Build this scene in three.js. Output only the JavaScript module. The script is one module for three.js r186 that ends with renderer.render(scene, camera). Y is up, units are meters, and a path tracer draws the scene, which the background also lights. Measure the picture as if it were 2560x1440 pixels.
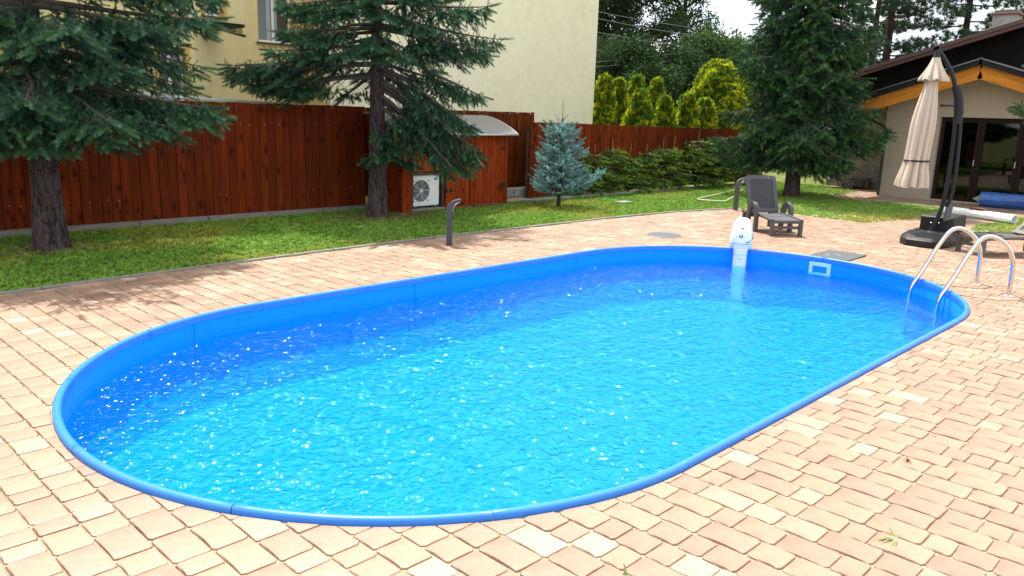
import * as THREE from 'three';
import { mergeGeometries, toCreasedNormals } from 'three/addons/utils/BufferGeometryUtils.js';
import { RoundedBoxGeometry } from 'three/addons/geometries/RoundedBoxGeometry.js';

// ------------------------------------------------------------------ camera, sky, sun, exposure
// The plan is laid out in units of 1.35 m (x along the pool, z towards the viewer) and turned into metres at the end.
const UNIT = 1.35;
const scene = new THREE.Scene();
const renderer = new THREE.WebGLRenderer({ antialias: true });
renderer.toneMapping = THREE.LinearToneMapping;
renderer.toneMappingExposure = 1.74;
renderer.shadowMap.enabled = true;
const camera = new THREE.PerspectiveCamera(39.88, 16 / 9, 0.1, 400);
camera.position.set(-5.1507, 1.6, 3.8048);
{
  const pitch = 0.218786, c = Math.cos(pitch), s = Math.sin(pitch);
  camera.lookAt(-5.1507 + 0.71833 * c, 1.6 - s, 3.8048 - 0.6957 * c);
  camera.rotateZ(0.0321974);
}
const sunTo = new THREE.Vector3(0.36 * 0.446, 0.895, -0.933 * 0.446).normalize();   // about 63 degrees high, behind the fence
const sun = new THREE.DirectionalLight(new THREE.Color().setRGB(1.0, 0.95, 0.86), 5.0);
sun.position.copy(sunTo).multiplyScalar(60);
sun.castShadow = true; sun.shadow.radius = 1.3;
sun.shadow.mapSize.set(4096, 4096);
Object.assign(sun.shadow.camera, { left: -30, right: 30, top: 30, bottom: -30, near: 1, far: 140 });
sun.name = 'sun'; scene.add(sun); scene.add(sun.target);

// ------------------------------------------------------------------ helpers
function rngOf(seed) { let a = seed >>> 0; return () => { a = (a + 0x6D2B79F5) | 0; let t = Math.imul(a ^ (a >>> 15), 1 | a); t = (t + Math.imul(t ^ (t >>> 7), 61 | t)) ^ t; return ((t ^ (t >>> 14)) >>> 0) / 4294967296; }; }
const hash = (x, y, s) => { let h = Math.imul(x | 0, 374761393) + Math.imul(y | 0, 668265263) + Math.imul(s | 0, 974711); h = Math.imul(h ^ (h >>> 13), 1274126177); return ((h ^ (h >>> 16)) >>> 0) / 4294967296; };
function vnoise(x, y, per, s) {      // value noise, tiles every `per` cells
  const xi = Math.floor(x), yi = Math.floor(y), fx = x - xi, fy = y - yi;
  const u = fx * fx * (3 - 2 * fx), v = fy * fy * (3 - 2 * fy), m = (a) => ((a % per) + per) % per;
  const a = hash(m(xi), m(yi), s), b = hash(m(xi + 1), m(yi), s), c = hash(m(xi), m(yi + 1), s), d = hash(m(xi + 1), m(yi + 1), s);
  return a + (b - a) * u + (c - a) * v + (a - b - c + d) * u * v;
}
function fbm(x, y, per, s, oct = 4) { let t = 0, a = 0.5, n = 0; for (let i = 0; i < oct; i++) { t += a * vnoise(x, y, per, s + i * 17); n += a; x *= 2; y *= 2; per *= 2; a *= 0.5; } return t / n; }
const clamp = (x, a = 0, b = 1) => Math.min(b, Math.max(a, x));
const smooth = (a, b, x) => { const t = clamp((x - a) / (b - a)); return t * t * (3 - 2 * t); };
function tex(w, h, fn, srgb, repU = 1, repV = 1) {
  const d = new Uint8Array(w * h * 4);
  for (let j = 0; j < h; j++) for (let i = 0; i < w; i++) {
    const c = fn(i / w, j / h), k = (j * w + i) * 4;
    if (typeof c === 'number') d[k] = d[k + 1] = d[k + 2] = clamp(c) * 255; else for (let q = 0; q < 3; q++) d[k + q] = clamp(c[q]) * 255;
    d[k + 3] = 255;
  }
  const t = new THREE.DataTexture(d, w, h, THREE.RGBAFormat, THREE.UnsignedByteType);
  t.wrapS = t.wrapT = THREE.RepeatWrapping; t.magFilter = THREE.LinearFilter; t.minFilter = THREE.LinearMipmapLinearFilter; t.generateMipmaps = true;
  if (srgb) t.colorSpace = THREE.SRGBColorSpace;
  t.repeat.set(repU, repV); t.needsUpdate = true; return t;
}
const rgb = (r, g, b) => new THREE.Color().setRGB(r, g, b);
const mat = (c, o = {}) => new THREE.MeshStandardMaterial({ color: Array.isArray(c) ? rgb(...c) : c, roughness: 0.7, metalness: 0, side: THREE.DoubleSide, ...o });
const phys = (c, o = {}) => new THREE.MeshPhysicalMaterial({ color: Array.isArray(c) ? rgb(...c) : c, roughness: 0.5, side: THREE.DoubleSide, ...o });
const used = {};
function numbered(n) { const k = used[n] = (used[n] ?? -1) + 1; return k ? `${n}_${String(k).padStart(3, '0')}` : n; }
function clean(g) { const q = g.index ? g.toNonIndexed() : g; for (const k of Object.keys(q.attributes)) if (!['position', 'normal', 'uv'].includes(k)) q.deleteAttribute(k); if (!q.attributes.uv) q.setAttribute('uv', new THREE.BufferAttribute(new Float32Array(q.attributes.position.count * 2), 2)); if (!q.attributes.normal) q.computeVertexNormals(); return q; }
const merge = (a) => a.length === 1 ? a[0] : mergeGeometries(a.map(clean));
function obj(name, geos, m, parent) {
  const o = new THREE.Mesh(Array.isArray(geos) ? merge(geos) : geos, m);
  o.name = parent ? name : numbered(name); o.castShadow = o.receiveShadow = true; (parent ?? scene).add(o); return o;
}
function tag(o, label, category, group) { o.userData.label = label; if (category) o.userData.category = category; if (group) o.userData.group = group; return o; }
function kind(o, k) { o.userData.kind = k; return o; }
function thing(name, label, category, [x, y, z] = [0, 0, 0], turn = 0, group) {
  const o = new THREE.Group(); o.name = numbered(name); o.position.set(x, y, z); o.rotation.y = turn; scene.add(o); return tag(o, label, category, group);
}
const box = (w, h, d, x = 0, y = 0, z = 0) => new THREE.BoxGeometry(w, h, d).translate(x, y, z);
const rbox = (w, h, d, r, x = 0, y = 0, z = 0, s = 2) => new RoundedBoxGeometry(w, h, d, s, r).translate(x, y, z);
const cyl = (r1, r2, h, x = 0, y = 0, z = 0, n = 20) => new THREE.CylinderGeometry(r1, r2, h, n).translate(x, y, z);
const V = (x, y, z) => new THREE.Vector3(x, y, z);
const vecs = (a) => a.map((p) => V(...p));
const tube = (pts, r, seg = 24, rad = 10) => new THREE.TubeGeometry(new THREE.CatmullRomCurve3(vecs(pts), false, 'catmullrom', 0.5), seg, r, rad);
const bar = (a, b, w, d) => { const p = V(...a), q = V(...b), l = p.distanceTo(q); const g = new THREE.BoxGeometry(w, l, d); g.applyQuaternion(new THREE.Quaternion().setFromUnitVectors(V(0, 1, 0), q.clone().sub(p).normalize())); return g.translate((p.x + q.x) / 2, (p.y + q.y) / 2, (p.z + q.z) / 2); };
function poly(pts, holes = []) { const s = new THREE.Shape(pts.map((p) => new THREE.Vector2(...p))); for (const h of holes) s.holes.push(new THREE.Path(h.map((p) => new THREE.Vector2(...p)))); return s; }
const ext = (pts, depth, holes = [], bevel = 0) => new THREE.ExtrudeGeometry(poly(pts, holes), { depth, bevelEnabled: bevel > 0, bevelSize: bevel, bevelThickness: bevel, bevelSegments: 2, curveSegments: 16 });
const rect = (x0, y0, x1, y1) => [[x0, y0], [x1, y0], [x1, y1], [x0, y1]];
function taperTube(pts, r0, r1, rad = 8) {          // tapered limb along points
  const curve = new THREE.CatmullRomCurve3(pts), n = Math.max(2, pts.length * 2), g = new THREE.TubeGeometry(curve, n, 1, rad), p = g.attributes.position, c = V(0, 0, 0);
  for (let i = 0; i <= n; i++) { curve.getPointAt(i / n, c); const r = r0 + (r1 - r0) * i / n; for (let j = 0; j <= rad; j++) { const k = i * (rad + 1) + j; p.setXYZ(k, c.x + (p.getX(k) - c.x) * r, c.y + (p.getY(k) - c.y) * r, c.z + (p.getZ(k) - c.z) * r); } }
  return g;
}
function instances(name, geo, m, list, parent, colors) {        // list of Matrix4
  const o = new THREE.InstancedMesh(geo, m, list.length); o.name = parent ? name : numbered(name);
  list.forEach((q, i) => o.setMatrixAt(i, q)); if (colors) colors.forEach((c, i) => o.setColorAt(i, c));
  o.castShadow = o.receiveShadow = true; o.userData.kind = 'stuff'; (parent ?? scene).add(o); return o;
}
const UP = V(0, 1, 0);
function place(p, d, s, roll = 0, sx = s) { const q = new THREE.Quaternion().setFromUnitVectors(UP, d.clone().normalize()); if (roll) q.multiply(new THREE.Quaternion().setFromAxisAngle(UP, roll)); return new THREE.Matrix4().compose(p, q, V(sx, s, sx)); }

// ------------------------------------------------------------------ sky: summer air with bright white cloud
{
  const w = 1024, h = 512, d = new Float32Array(w * h * 4);
  for (let j = 0; j < h; j++) {
    const el = (j + 0.5) / h * Math.PI - Math.PI / 2, e = Math.max(0, Math.sin(el));
    for (let i = 0; i < w; i++) {
      const az = (i + 0.5) / w * Math.PI * 2, k = (j * w + i) * 4;
      const dx = Math.cos(az) * Math.cos(el), dz = Math.sin(az) * Math.cos(el), px = dx / (e + 0.18), pz = dz / (e + 0.18);
      const n = fbm(px * 1.6 + 40, pz * 1.6 + 40, 4096, 5, 5), cl = smooth(0.36, 0.58, n) * (1 - 0.15 * e);
      const f = Math.pow(1 - e, 3), blue = [0.34 + 0.36 * f, 0.44 + 0.30 * f, 0.60 + 0.18 * f], white = 0.86 + 0.16 * (n - 0.5);
      for (let q = 0; q < 3; q++) d[k + q] = SKY() * (blue[q] + (white * [1, 0.99, 0.97][q] - blue[q]) * cl);
      d[k + 3] = 1;
    }
  }
  function SKY() { return 1.27; }
  const t = new THREE.DataTexture(d, w, h, THREE.RGBAFormat, THREE.FloatType);
  t.mapping = THREE.EquirectangularReflectionMapping; t.magFilter = THREE.LinearFilter; t.minFilter = THREE.LinearFilter; t.needsUpdate = true;
  scene.background = t; scene.environment = t;
}

// ------------------------------------------------------------------ shared surface textures
const grain = tex(512, 512, (x, y) => { const a = fbm(x * 8, y * 8, 8, 3, 5), b = hash(x * 512, y * 512, 9); return 0.80 + 0.28 * (a - 0.5) + 0.14 * (b - 0.5) + (b > 0.985 ? -0.18 : 0); }, true);
const grainBump = tex(512, 512, (x, y) => 0.6 * fbm(x * 32, y * 32, 32, 4, 4) + 0.4 * fbm(x * 9, y * 9, 9, 21, 3), false);
const stuccoBump = tex(512, 512, (x, y) => { const a = fbm(x * 20, y * 20, 20, 7, 4), b = fbm(x * 6 + 3, y * 6, 6, 31, 3); return Math.abs(a - 0.5) * 1.6 + b * 0.3; }, false);
const barkTex = tex(256, 512, (x, y) => { const a = fbm(x * 14, y * 9, 14, 11, 4), c = Math.abs(fbm(x * 9, y * 5, 9, 51, 3) - 0.5) * 2; return [0.34 + 0.34 * a - 0.2 * (c < 0.12 ? 1 : 0), 0.28 + 0.31 * a - 0.18 * (c < 0.12 ? 1 : 0), 0.27 + 0.31 * a - 0.17 * (c < 0.12 ? 1 : 0)]; }, true);
const barkBump = tex(256, 512, (x, y) => { const a = fbm(x * 16, y * 10, 16, 11, 4), c = Math.abs(fbm(x * 9, y * 5, 9, 51, 3) - 0.5) * 2; return a * 0.6 + smooth(0, 0.25, c) * 0.4; }, false);
// stained fence timber: eight boards side by side, each with its own grain and knots
function timber(seed, r, g, b) {
  const kn = rngOf(seed), knots = [...Array(26)].map(() => [kn() * 8, kn(), 0.06 + kn() * 0.12]);
  return tex(1024, 1024, (x, y) => {
    const X = x * 8, bd = Math.floor(X), tone = 0.92 + 0.18 * hash(bd, 3, seed);
    let warp = 0, dark = 0;
    for (const [kx, ky, kr] of knots) { const dx = (X - kx), dy = (y - ky) * 13.5, q = Math.sqrt(dx * dx * 1.15 + dy * dy * 0.75) / kr; if (Math.floor(kx) === bd && q < 5) { warp += 0.16 * Math.exp(-q * q * 0.2); dark += 0.42 * Math.exp(-q * q * 1.1) + 0.2 * Math.exp(-q * q * 0.22); } }
    const gr = Math.sin((X * 19 + warp * 34 + fbm(X * 2, y * 6, 64, seed, 3) * 14)) * 0.5 + 0.5, fine = fbm(X * 30, y * 18, 1024, seed + 5, 2), mott = fbm(x * 16, y * 5, 16, seed + 9, 3);
    const v = tone * (0.82 + 0.10 * gr + 0.14 * (fine - 0.5) + 0.30 * (mott - 0.45)) * (1 - clamp(dark, 0, 0.85));
    return [r * v, g * v, b * v];
  }, true);
}
const plasterMap = tex(512, 512, (x, y) => { const a = fbm(x * 5, y * 5, 5, 301, 4), b = fbm(x * 40, y * 40, 40, 305, 3), c = smooth(0.60, 0.8, fbm(x * 9, y * 3, 9, 311, 3)); const v = 0.97 + 0.035 * (a - 0.5) + 0.05 * (b - 0.5) - 0.02 * c; return [v, v * 0.995, v * 0.985]; }, true, 0.35, 0.35);
const fenceMap = timber(71, 0.60, 0.285, 0.09), shedMap = timber(133, 0.72, 0.32, 0.09);

// ================================================================== the ground: lawn, paving, kerb
const PA = 2.085, PR = 2.02;                                     // pool: half of the straight side, radius of the ends (outside of the rim)
const outside = (x, z) => Math.hypot(Math.max(Math.abs(x) - PA, 0), z) - PR;
function stadium(r, n = 64) { const p = []; for (let i = 0; i <= n; i++) { const a = -Math.PI / 2 + Math.PI * i / n; p.push([PA + r * Math.cos(a), r * Math.sin(a)]); } for (let i = 0; i <= n; i++) { const a = Math.PI / 2 + Math.PI * i / n; p.push([-PA + r * Math.cos(a), r * Math.sin(a)]); } return p; }
function flat(pts, y, holes = []) { const g = new THREE.ShapeGeometry(poly(pts.map(([x, z]) => [x, -z]), holes.map((h) => h.map(([x, z]) => [x, -z])))); return g.rotateX(-Math.PI / 2).translate(0, y, 0); }
// lawn outlines (x, z)
const kerbLine = [[-10, -3.3], [-6, -3.5], [-3.54, -3.62], [-2.2, -3.72], [-0.4, -3.82], [1.2, -3.86], [2.8, -3.84], [4.65, -3.82], [6.64, -3.66], [8.05, -3.36]];
const lawnMain = [[-10, -6.75], ...kerbLine, [8.32, -2.6], [8.12, -1.75], [8.2, -1.08], [8.9, -0.92], [9.81, -0.76], [11.2, -0.45], [11.95, -0.36], [12.19, -1.2], [12.3, -1.95], [11.98, -2.5], [11.9, -3.1], [12.3, -3.36], [14.2, -3.55], [15.0, -4.4], [14.9, -5.9], [12.65, -6.1], [9.6, -6.12], [7.4, -6.18], [6.2, -6.2], [5.1, -6.18], [2.45, -6.2], [2.45, -6.75]];
const lawnSide = [[8.75, 0.3], [9.67, 0.16], [10.73, 0.32], [11.9, 0.4], [12.4, 1.6], [10.6, 1.9], [9.5, 1.6], [8.9, 0.9]];
const inside = (P, x, z) => { let c = false; for (let i = 0, j = P.length - 1; i < P.length; j = i++) { const [a, b] = P[i], [p, q] = P[j]; if ((b > z) !== (q > z) && x < (p - a) * (z - b) / (q - b) + a) c = !c; } return c; };
const onLawn = (x, z) => inside(lawnMain, x, z) || inside(lawnSide, x, z);
const soilMap = tex(512, 512, (x, y) => { const a = fbm(x * 24, y * 24, 24, 61, 4), b = fbm(x * 5, y * 5, 5, 63, 3); return [0.30 + 0.3 * a, 0.29 + 0.28 * a + 0.08 * b, 0.17 + 0.14 * a]; }, true, 0.7, 0.7);
const ground = kind(obj('ground', flat([[-120, 60], [140, 60], [140, -120], [-120, -120]], -0.03, [stadium(PR - 0.028)]), mat([0.62, 0.66, 0.4], { map: soilMap, roughness: 1 })), 'structure');
{
  const lawn = new THREE.Group(); lawn.name = 'lawn'; kind(lawn, 'structure'); scene.add(lawn);
  const m = mat([0.5, 0.72, 0.22], { map: soilMap, roughness: 1 });
  obj('turf', [flat(lawnMain, -0.012), flat(lawnSide, -0.012)], m, lawn);
  // tufts of grass
  const rg = rngOf(7), pos = [], N = 10;
  for (let i = 0; i < N; i++) { const a = rg() * 6.28, r = rg() * 0.022, h = 0.016 + rg() * 0.014, t = a + rg(), w = 0.0035, lean = 0.010 + rg() * 0.016, x = Math.cos(a) * r, z = Math.sin(a) * r; const cx = Math.cos(t), cz = Math.sin(t);
    pos.push(x - cz * w, 0, z + cx * w, x + cz * w, 0, z - cx * w, x + cx * lean, h, z + cz * lean); }
  const tuft = new THREE.BufferGeometry(); tuft.setAttribute('position', new THREE.Float32BufferAttribute(pos, 3)); tuft.computeVertexNormals();
  const list = [], cols = [], E = new THREE.Euler(), bare = [[-2.54, -5.71, 0.5], [1.96, -5.94, 0.75], [2.6, -6.0, 0.5], [11.42, -3.92, 0.45], [5.42, -5.36, 0.25], [5.6, -6.1, 0.4]];
  for (let k = 0; k < 125000; k++) {
    const x = -8 + rg() * 23.5, z = -6.75 + rg() * 8.7;
    if (!onLawn(x, z)) continue;
    if (bare.some(([a, b, r]) => Math.hypot(x - a, z - b) < r * (0.6 + 0.5 * rg())) && rg() < 0.75) continue;
    const s = 0.8 + rg() * 0.7, p = fbm(x * 0.8 + 20, z * 1.3 + 20, 4096, 77, 3), dry = 0.75 * smooth(0.46, 0.72, p), v = 0.86 + rg() * 0.28;
    list.push(new THREE.Matrix4().compose(V(x, -0.012, z), new THREE.Quaternion().setFromEuler(E.set((rg() - 0.5) * 0.3, rg() * 6.28, (rg() - 0.5) * 0.3)), V(s, s, s)));
    cols.push(rgb((0.158 + 0.15 * dry) * v, (0.295 + 0.012 * dry) * v, (0.036 + 0.016 * dry) * v));
  }
  instances('grass', tuft, phys([1, 1, 1], { roughness: 0.7, specularIntensity: 0.35 }), list, lawn, cols);
}
// paving: bedding sand, 300 stones one by one, the rest joined
{
  const rg = rngOf(19), paving = new THREE.Group(); paving.name = 'paving'; kind(paving, 'structure'); scene.add(paving);
  const X0 = -9.3, X1 = 15.2, Z0 = -3.9, Z1 = 6.6, PITCH = 0.1432;
  const sandMap = tex(512, 512, (x, y) => { const a = fbm(x * 60, y * 60, 60, 91, 3), b = hash(x * 512, y * 512, 5); return [0.60 + 0.3 * (a - 0.4) + 0.14 * (b - 0.5), 0.54 + 0.28 * (a - 0.4) + 0.13 * (b - 0.5), 0.44 + 0.24 * (a - 0.4) + 0.11 * (b - 0.5)]; }, true, 1.5, 1.5);
  obj('bedding_sand', flat([[X0, Z1], [X1, Z1], [X1, -4.4], [12, -4.4], [8, -3.36], ...kerbLine.slice(0, -1).reverse().slice(0, -1), [X0, -3.4]], -0.0075, [stadium(PR - 0.026)]), mat([1, 1, 1], { map: sandMap, roughness: 0.95 }), paving);
  function stone(pts, y = 0, tilt = [0, 0]) {        // pts: outline (x, z), rounded shoulder
    const n = pts.length, cx = pts.reduce((s, p) => s + p[0], 0) / n, cz = pts.reduce((s, p) => s + p[1], 0) / n, P = [], U = [], I = [];
    const ring = (inset, yy) => { for (const [x, z] of pts) { const dx = cx - x, dz = cz - z, l = Math.hypot(dx, dz) || 1, k = Math.min(inset / l, 0.45), px = x + dx * k, pz = z + dz * k; P.push(px, y + yy + tilt[0] * (px - cx) + tilt[1] * (pz - cz), pz); U.push(px, pz); } };
    ring(0, -0.024); ring(0.0003, -0.0038); ring(0.0058, 0);
    for (let k = 0; k < 2; k++) for (let i = 0; i < n; i++) { const a = k * n + i, b = k * n + (i + 1) % n; I.push(a, a + n, b, b, a + n, b + n); }
    for (let i = 1; i < n - 1; i++) I.push(2 * n, 2 * n + i + 1, 2 * n + i);
    const g = new THREE.BufferGeometry(); g.setAttribute('position', new THREE.Float32BufferAttribute(P, 3)); g.setAttribute('uv', new THREE.Float32BufferAttribute(U, 2)); g.setIndex(I); g.computeVertexNormals(); return g;
  }
  function outline(w, l) {           // tumbled block, 12 points, clockwise seen from above
    const a = w / 2, b = l / 2, c = () => 0.006 + rg() * 0.010, j = () => (rg() - 0.5) * 0.0024, p = [];
    const push = (x, z) => p.push([x + j(), z + j()]);
    push(-a, -b + c()); push(-a, (rg() - 0.5) * l * 0.4); push(-a, b - c()); push(-a + c(), b); push((rg() - 0.5) * w * 0.4, b); push(a - c(), b); push(a, b - c()); push(a, (rg() - 0.5) * l * 0.4); push(a, -b + c()); push(a - c(), -b); push((rg() - 0.5) * w * 0.4, -b); push(-a + c(), -b);
    return p;
  }
  function cut(p, nx, nz, d) {      // keep the side nx*x+nz*z >= d
    const o = []; for (let i = 0; i < p.length; i++) { const a = p[i], b = p[(i + 1) % p.length], u = nx * a[0] + nz * a[1] - d, v = nx * b[0] + nz * b[1] - d; if (u >= 0) o.push(a); if (u * v < 0) { const t = u / (u - v); o.push([a[0] + (b[0] - a[0]) * t, a[1] + (b[1] - a[1]) * t]); } } return o;
  }
  const palette = [[0.506, 0.314, 0.213], [0.486, 0.299, 0.206], [0.515, 0.327, 0.218], [0.52, 0.339, 0.227], [0.495, 0.305, 0.215], [0.51, 0.33, 0.222], [0.477, 0.29, 0.201], [0.582, 0.45, 0.337], [0.553, 0.402, 0.287], [0.535, 0.365, 0.257]];
  const pick = () => { const r = rg(); return r < 0.87 ? Math.floor(rg() * 7) : 7 + Math.floor(rg() * 3); };
  const mats = palette.map((c) => mat(c, { map: grain, bumpMap: grainBump, bumpScale: 0.0035, roughness: 0.5 }));
  const LEN = [0.108, 0.142, 0.178, 0.216], variants = LEN.map((l) => [...Array(7)].map(() => stone(outline(PITCH - 0.0034, l - 0.0034))));
  const view = new THREE.Matrix4(); camera.updateMatrixWorld(); camera.updateProjectionMatrix(); view.multiplyMatrices(camera.projectionMatrix, camera.matrixWorldInverse);
  const q = V(0, 0, 0), all = [];
  const rows = Math.ceil((X1 - X0) / PITCH), first = -4.15 - Math.round((-4.15 - X0) / PITCH) * PITCH;
  for (let r = 0; r < rows; r++) {
    const x = first + (r + 0.5) * PITCH; let z = Z0 - 0.6 - rg() * 0.2, last = -1;
    while (z < Z1) {
      let li = Math.floor(rg() * 4); if (li === last && rg() < 0.5) li = (li + 1) % 4; last = li;
      const l = LEN[li], cz = z + l / 2; z += l;
      const d = outside(x, cz), edge = Math.max(PITCH, l) * 0.75;
      if (d < -edge || onLawn(x, cz)) continue;
      let kz = null; for (let i = 0; i + 1 < kerbLine.length; i++) if (x >= kerbLine[i][0] && x < kerbLine[i + 1][0]) kz = kerbLine[i][1] + (kerbLine[i + 1][1] - kerbLine[i][1]) * (x - kerbLine[i][0]) / (kerbLine[i + 1][0] - kerbLine[i][0]);
      if (kz !== null && cz < kz + 0.02) continue;
      if (x > 13.9 && cz > -2.95) continue;
      const e = { x, z: cz, li, c: pick(), y: (rg() - 0.5) * 0.004, tilt: [(rg() - 0.5) * 0.012, (rg() - 0.5) * 0.012], v: Math.floor(rg() * 7), turn: (rg() - 0.5) * 0.008, l };
      if (Math.abs(d) < edge + 0.03) {
        let p = outline(PITCH - 0.0034, l - 0.0034).map(([a, b]) => [a + x, b + cz]);
        const ax = clamp(x, -PA, PA), nx = x - ax, nl = Math.hypot(nx, cz) || 1, ux = nx / nl, uz = cz / nl;
        p = cut(p, ux, uz, ux * ax + PR + 0.006);
        let A = 0; for (let i = 0; i < p.length; i++) { const a = p[i], b = p[(i + 1) % p.length]; A += a[0] * b[1] - a[1] * b[0]; }
        if (p.length < 3 || Math.abs(A) < 0.003) continue;
        e.own = p;
      }
      q.set(x, 0, cz).applyMatrix4(view); const seen = Math.abs(q.x) < 1.02 && Math.abs(q.y) < 1.02 && q.z < 1;
      e.near = seen ? Math.hypot(x - camera.position.x, cz - camera.position.z) : 99;
      all.push(e);
    }
  }
  all.sort((a, b) => a.near - b.near);
  const rest = [], restCol = [];
  all.forEach((e, i) => {
    if (i < 300) {
      const o = obj('paver', e.own ? stone(e.own.map(([a, b]) => [a - e.x, b - e.z]), 0, [0, 0]) : variants[e.li][e.v], mats[e.c], paving);
      o.position.set(e.x, e.y, e.z); o.rotation.set(e.tilt[1], e.turn, e.tilt[0]); if (i) o.name = `paver_${String(i).padStart(3, '0')}`;
    } else {
      const g = e.own ? stone(e.own, e.y, e.tilt) : variants[e.li][e.v].clone().rotateZ(e.tilt[0]).rotateX(e.tilt[1]).rotateY(e.turn).translate(e.x, e.y, e.z);
      if (!e.own) { const u = g.attributes.uv; for (let k = 0; k < u.count; k++) u.setXY(k, u.getX(k) + e.x, u.getY(k) + e.z); }
      const c = palette[e.c], n = g.attributes.position.count, col = new Float32Array(n * 3); for (let k = 0; k < n; k++) col.set(c, k * 3);
      g.setAttribute('color', new THREE.BufferAttribute(col, 3)); rest.push(g);
    }
  });
  const o = new THREE.Mesh(mergeGeometries(rest), mat([1, 1, 1], { map: grain, bumpMap: grainBump, bumpScale: 0.0035, roughness: 0.5, vertexColors: true }));
  o.name = 'far_pavers'; o.castShadow = o.receiveShadow = true; paving.add(kind(o, 'stuff'));
  console.log('pavers', all.length);
}
const concrete = mat([0.36, 0.33, 0.30], { map: grain, bumpMap: grainBump, bumpScale: 0.004, roughness: 0.9 });
{ // kerb between lawn and paving, one stone after another
  const kerb = new THREE.Group(); kerb.name = 'kerb'; kind(kerb, 'structure'); scene.add(kerb);
  const curve = new THREE.CatmullRomCurve3(kerbLine.map(([x, z]) => V(x, 0, z))), L = curve.getLength(), n = Math.round(L / 0.74);
  const g = rbox(0.732, 0.12, 0.045, 0.006, 0, -0.045, 0, 1);
  for (let i = 0; i < n; i++) { const a = curve.getPointAt(i / n), b = curve.getPointAt((i + 1) / n), o = obj('kerb_stone', g, concrete, kerb); o.position.set((a.x + b.x) / 2, 0.002 + 0.003 * hash(i, 1, 4), (a.z + b.z) / 2); o.rotation.y = Math.atan2(-(b.z - a.z), b.x - a.x); o.scale.x = a.distanceTo(b) / 0.74; }
  // pale edging along the planting bed in front of the right fence
  const bed = new THREE.CatmullRomCurve3([[5.4, -6.2], [6.4, -6.16], [7.5, -6.14], [9.6, -6.1], [11, -6.1], [12.7, -6.08], [14.8, -5.9]].map(([x, z]) => V(x, 0, z))), m2 = mat([0.5, 0.5, 0.5], { map: grain, bumpMap: grainBump, bumpScale: 0.004, roughness: 0.9 }), e = rbox(0.49, 0.1, 0.06, 0.008, 0, -0.02, 0, 1);
  for (let i = 0; i < 19; i++) { const a = bed.getPointAt(i / 19), b = bed.getPointAt((i + 1) / 19), o = obj('bed_edging', e, m2, kerb); o.position.set((a.x + b.x) / 2, 0.004, (a.z + b.z) / 2); o.rotation.y = Math.atan2(-(b.z - a.z), b.x - a.x) + (hash(i, 2, 8) - 0.5) * 0.03; }
}

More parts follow.
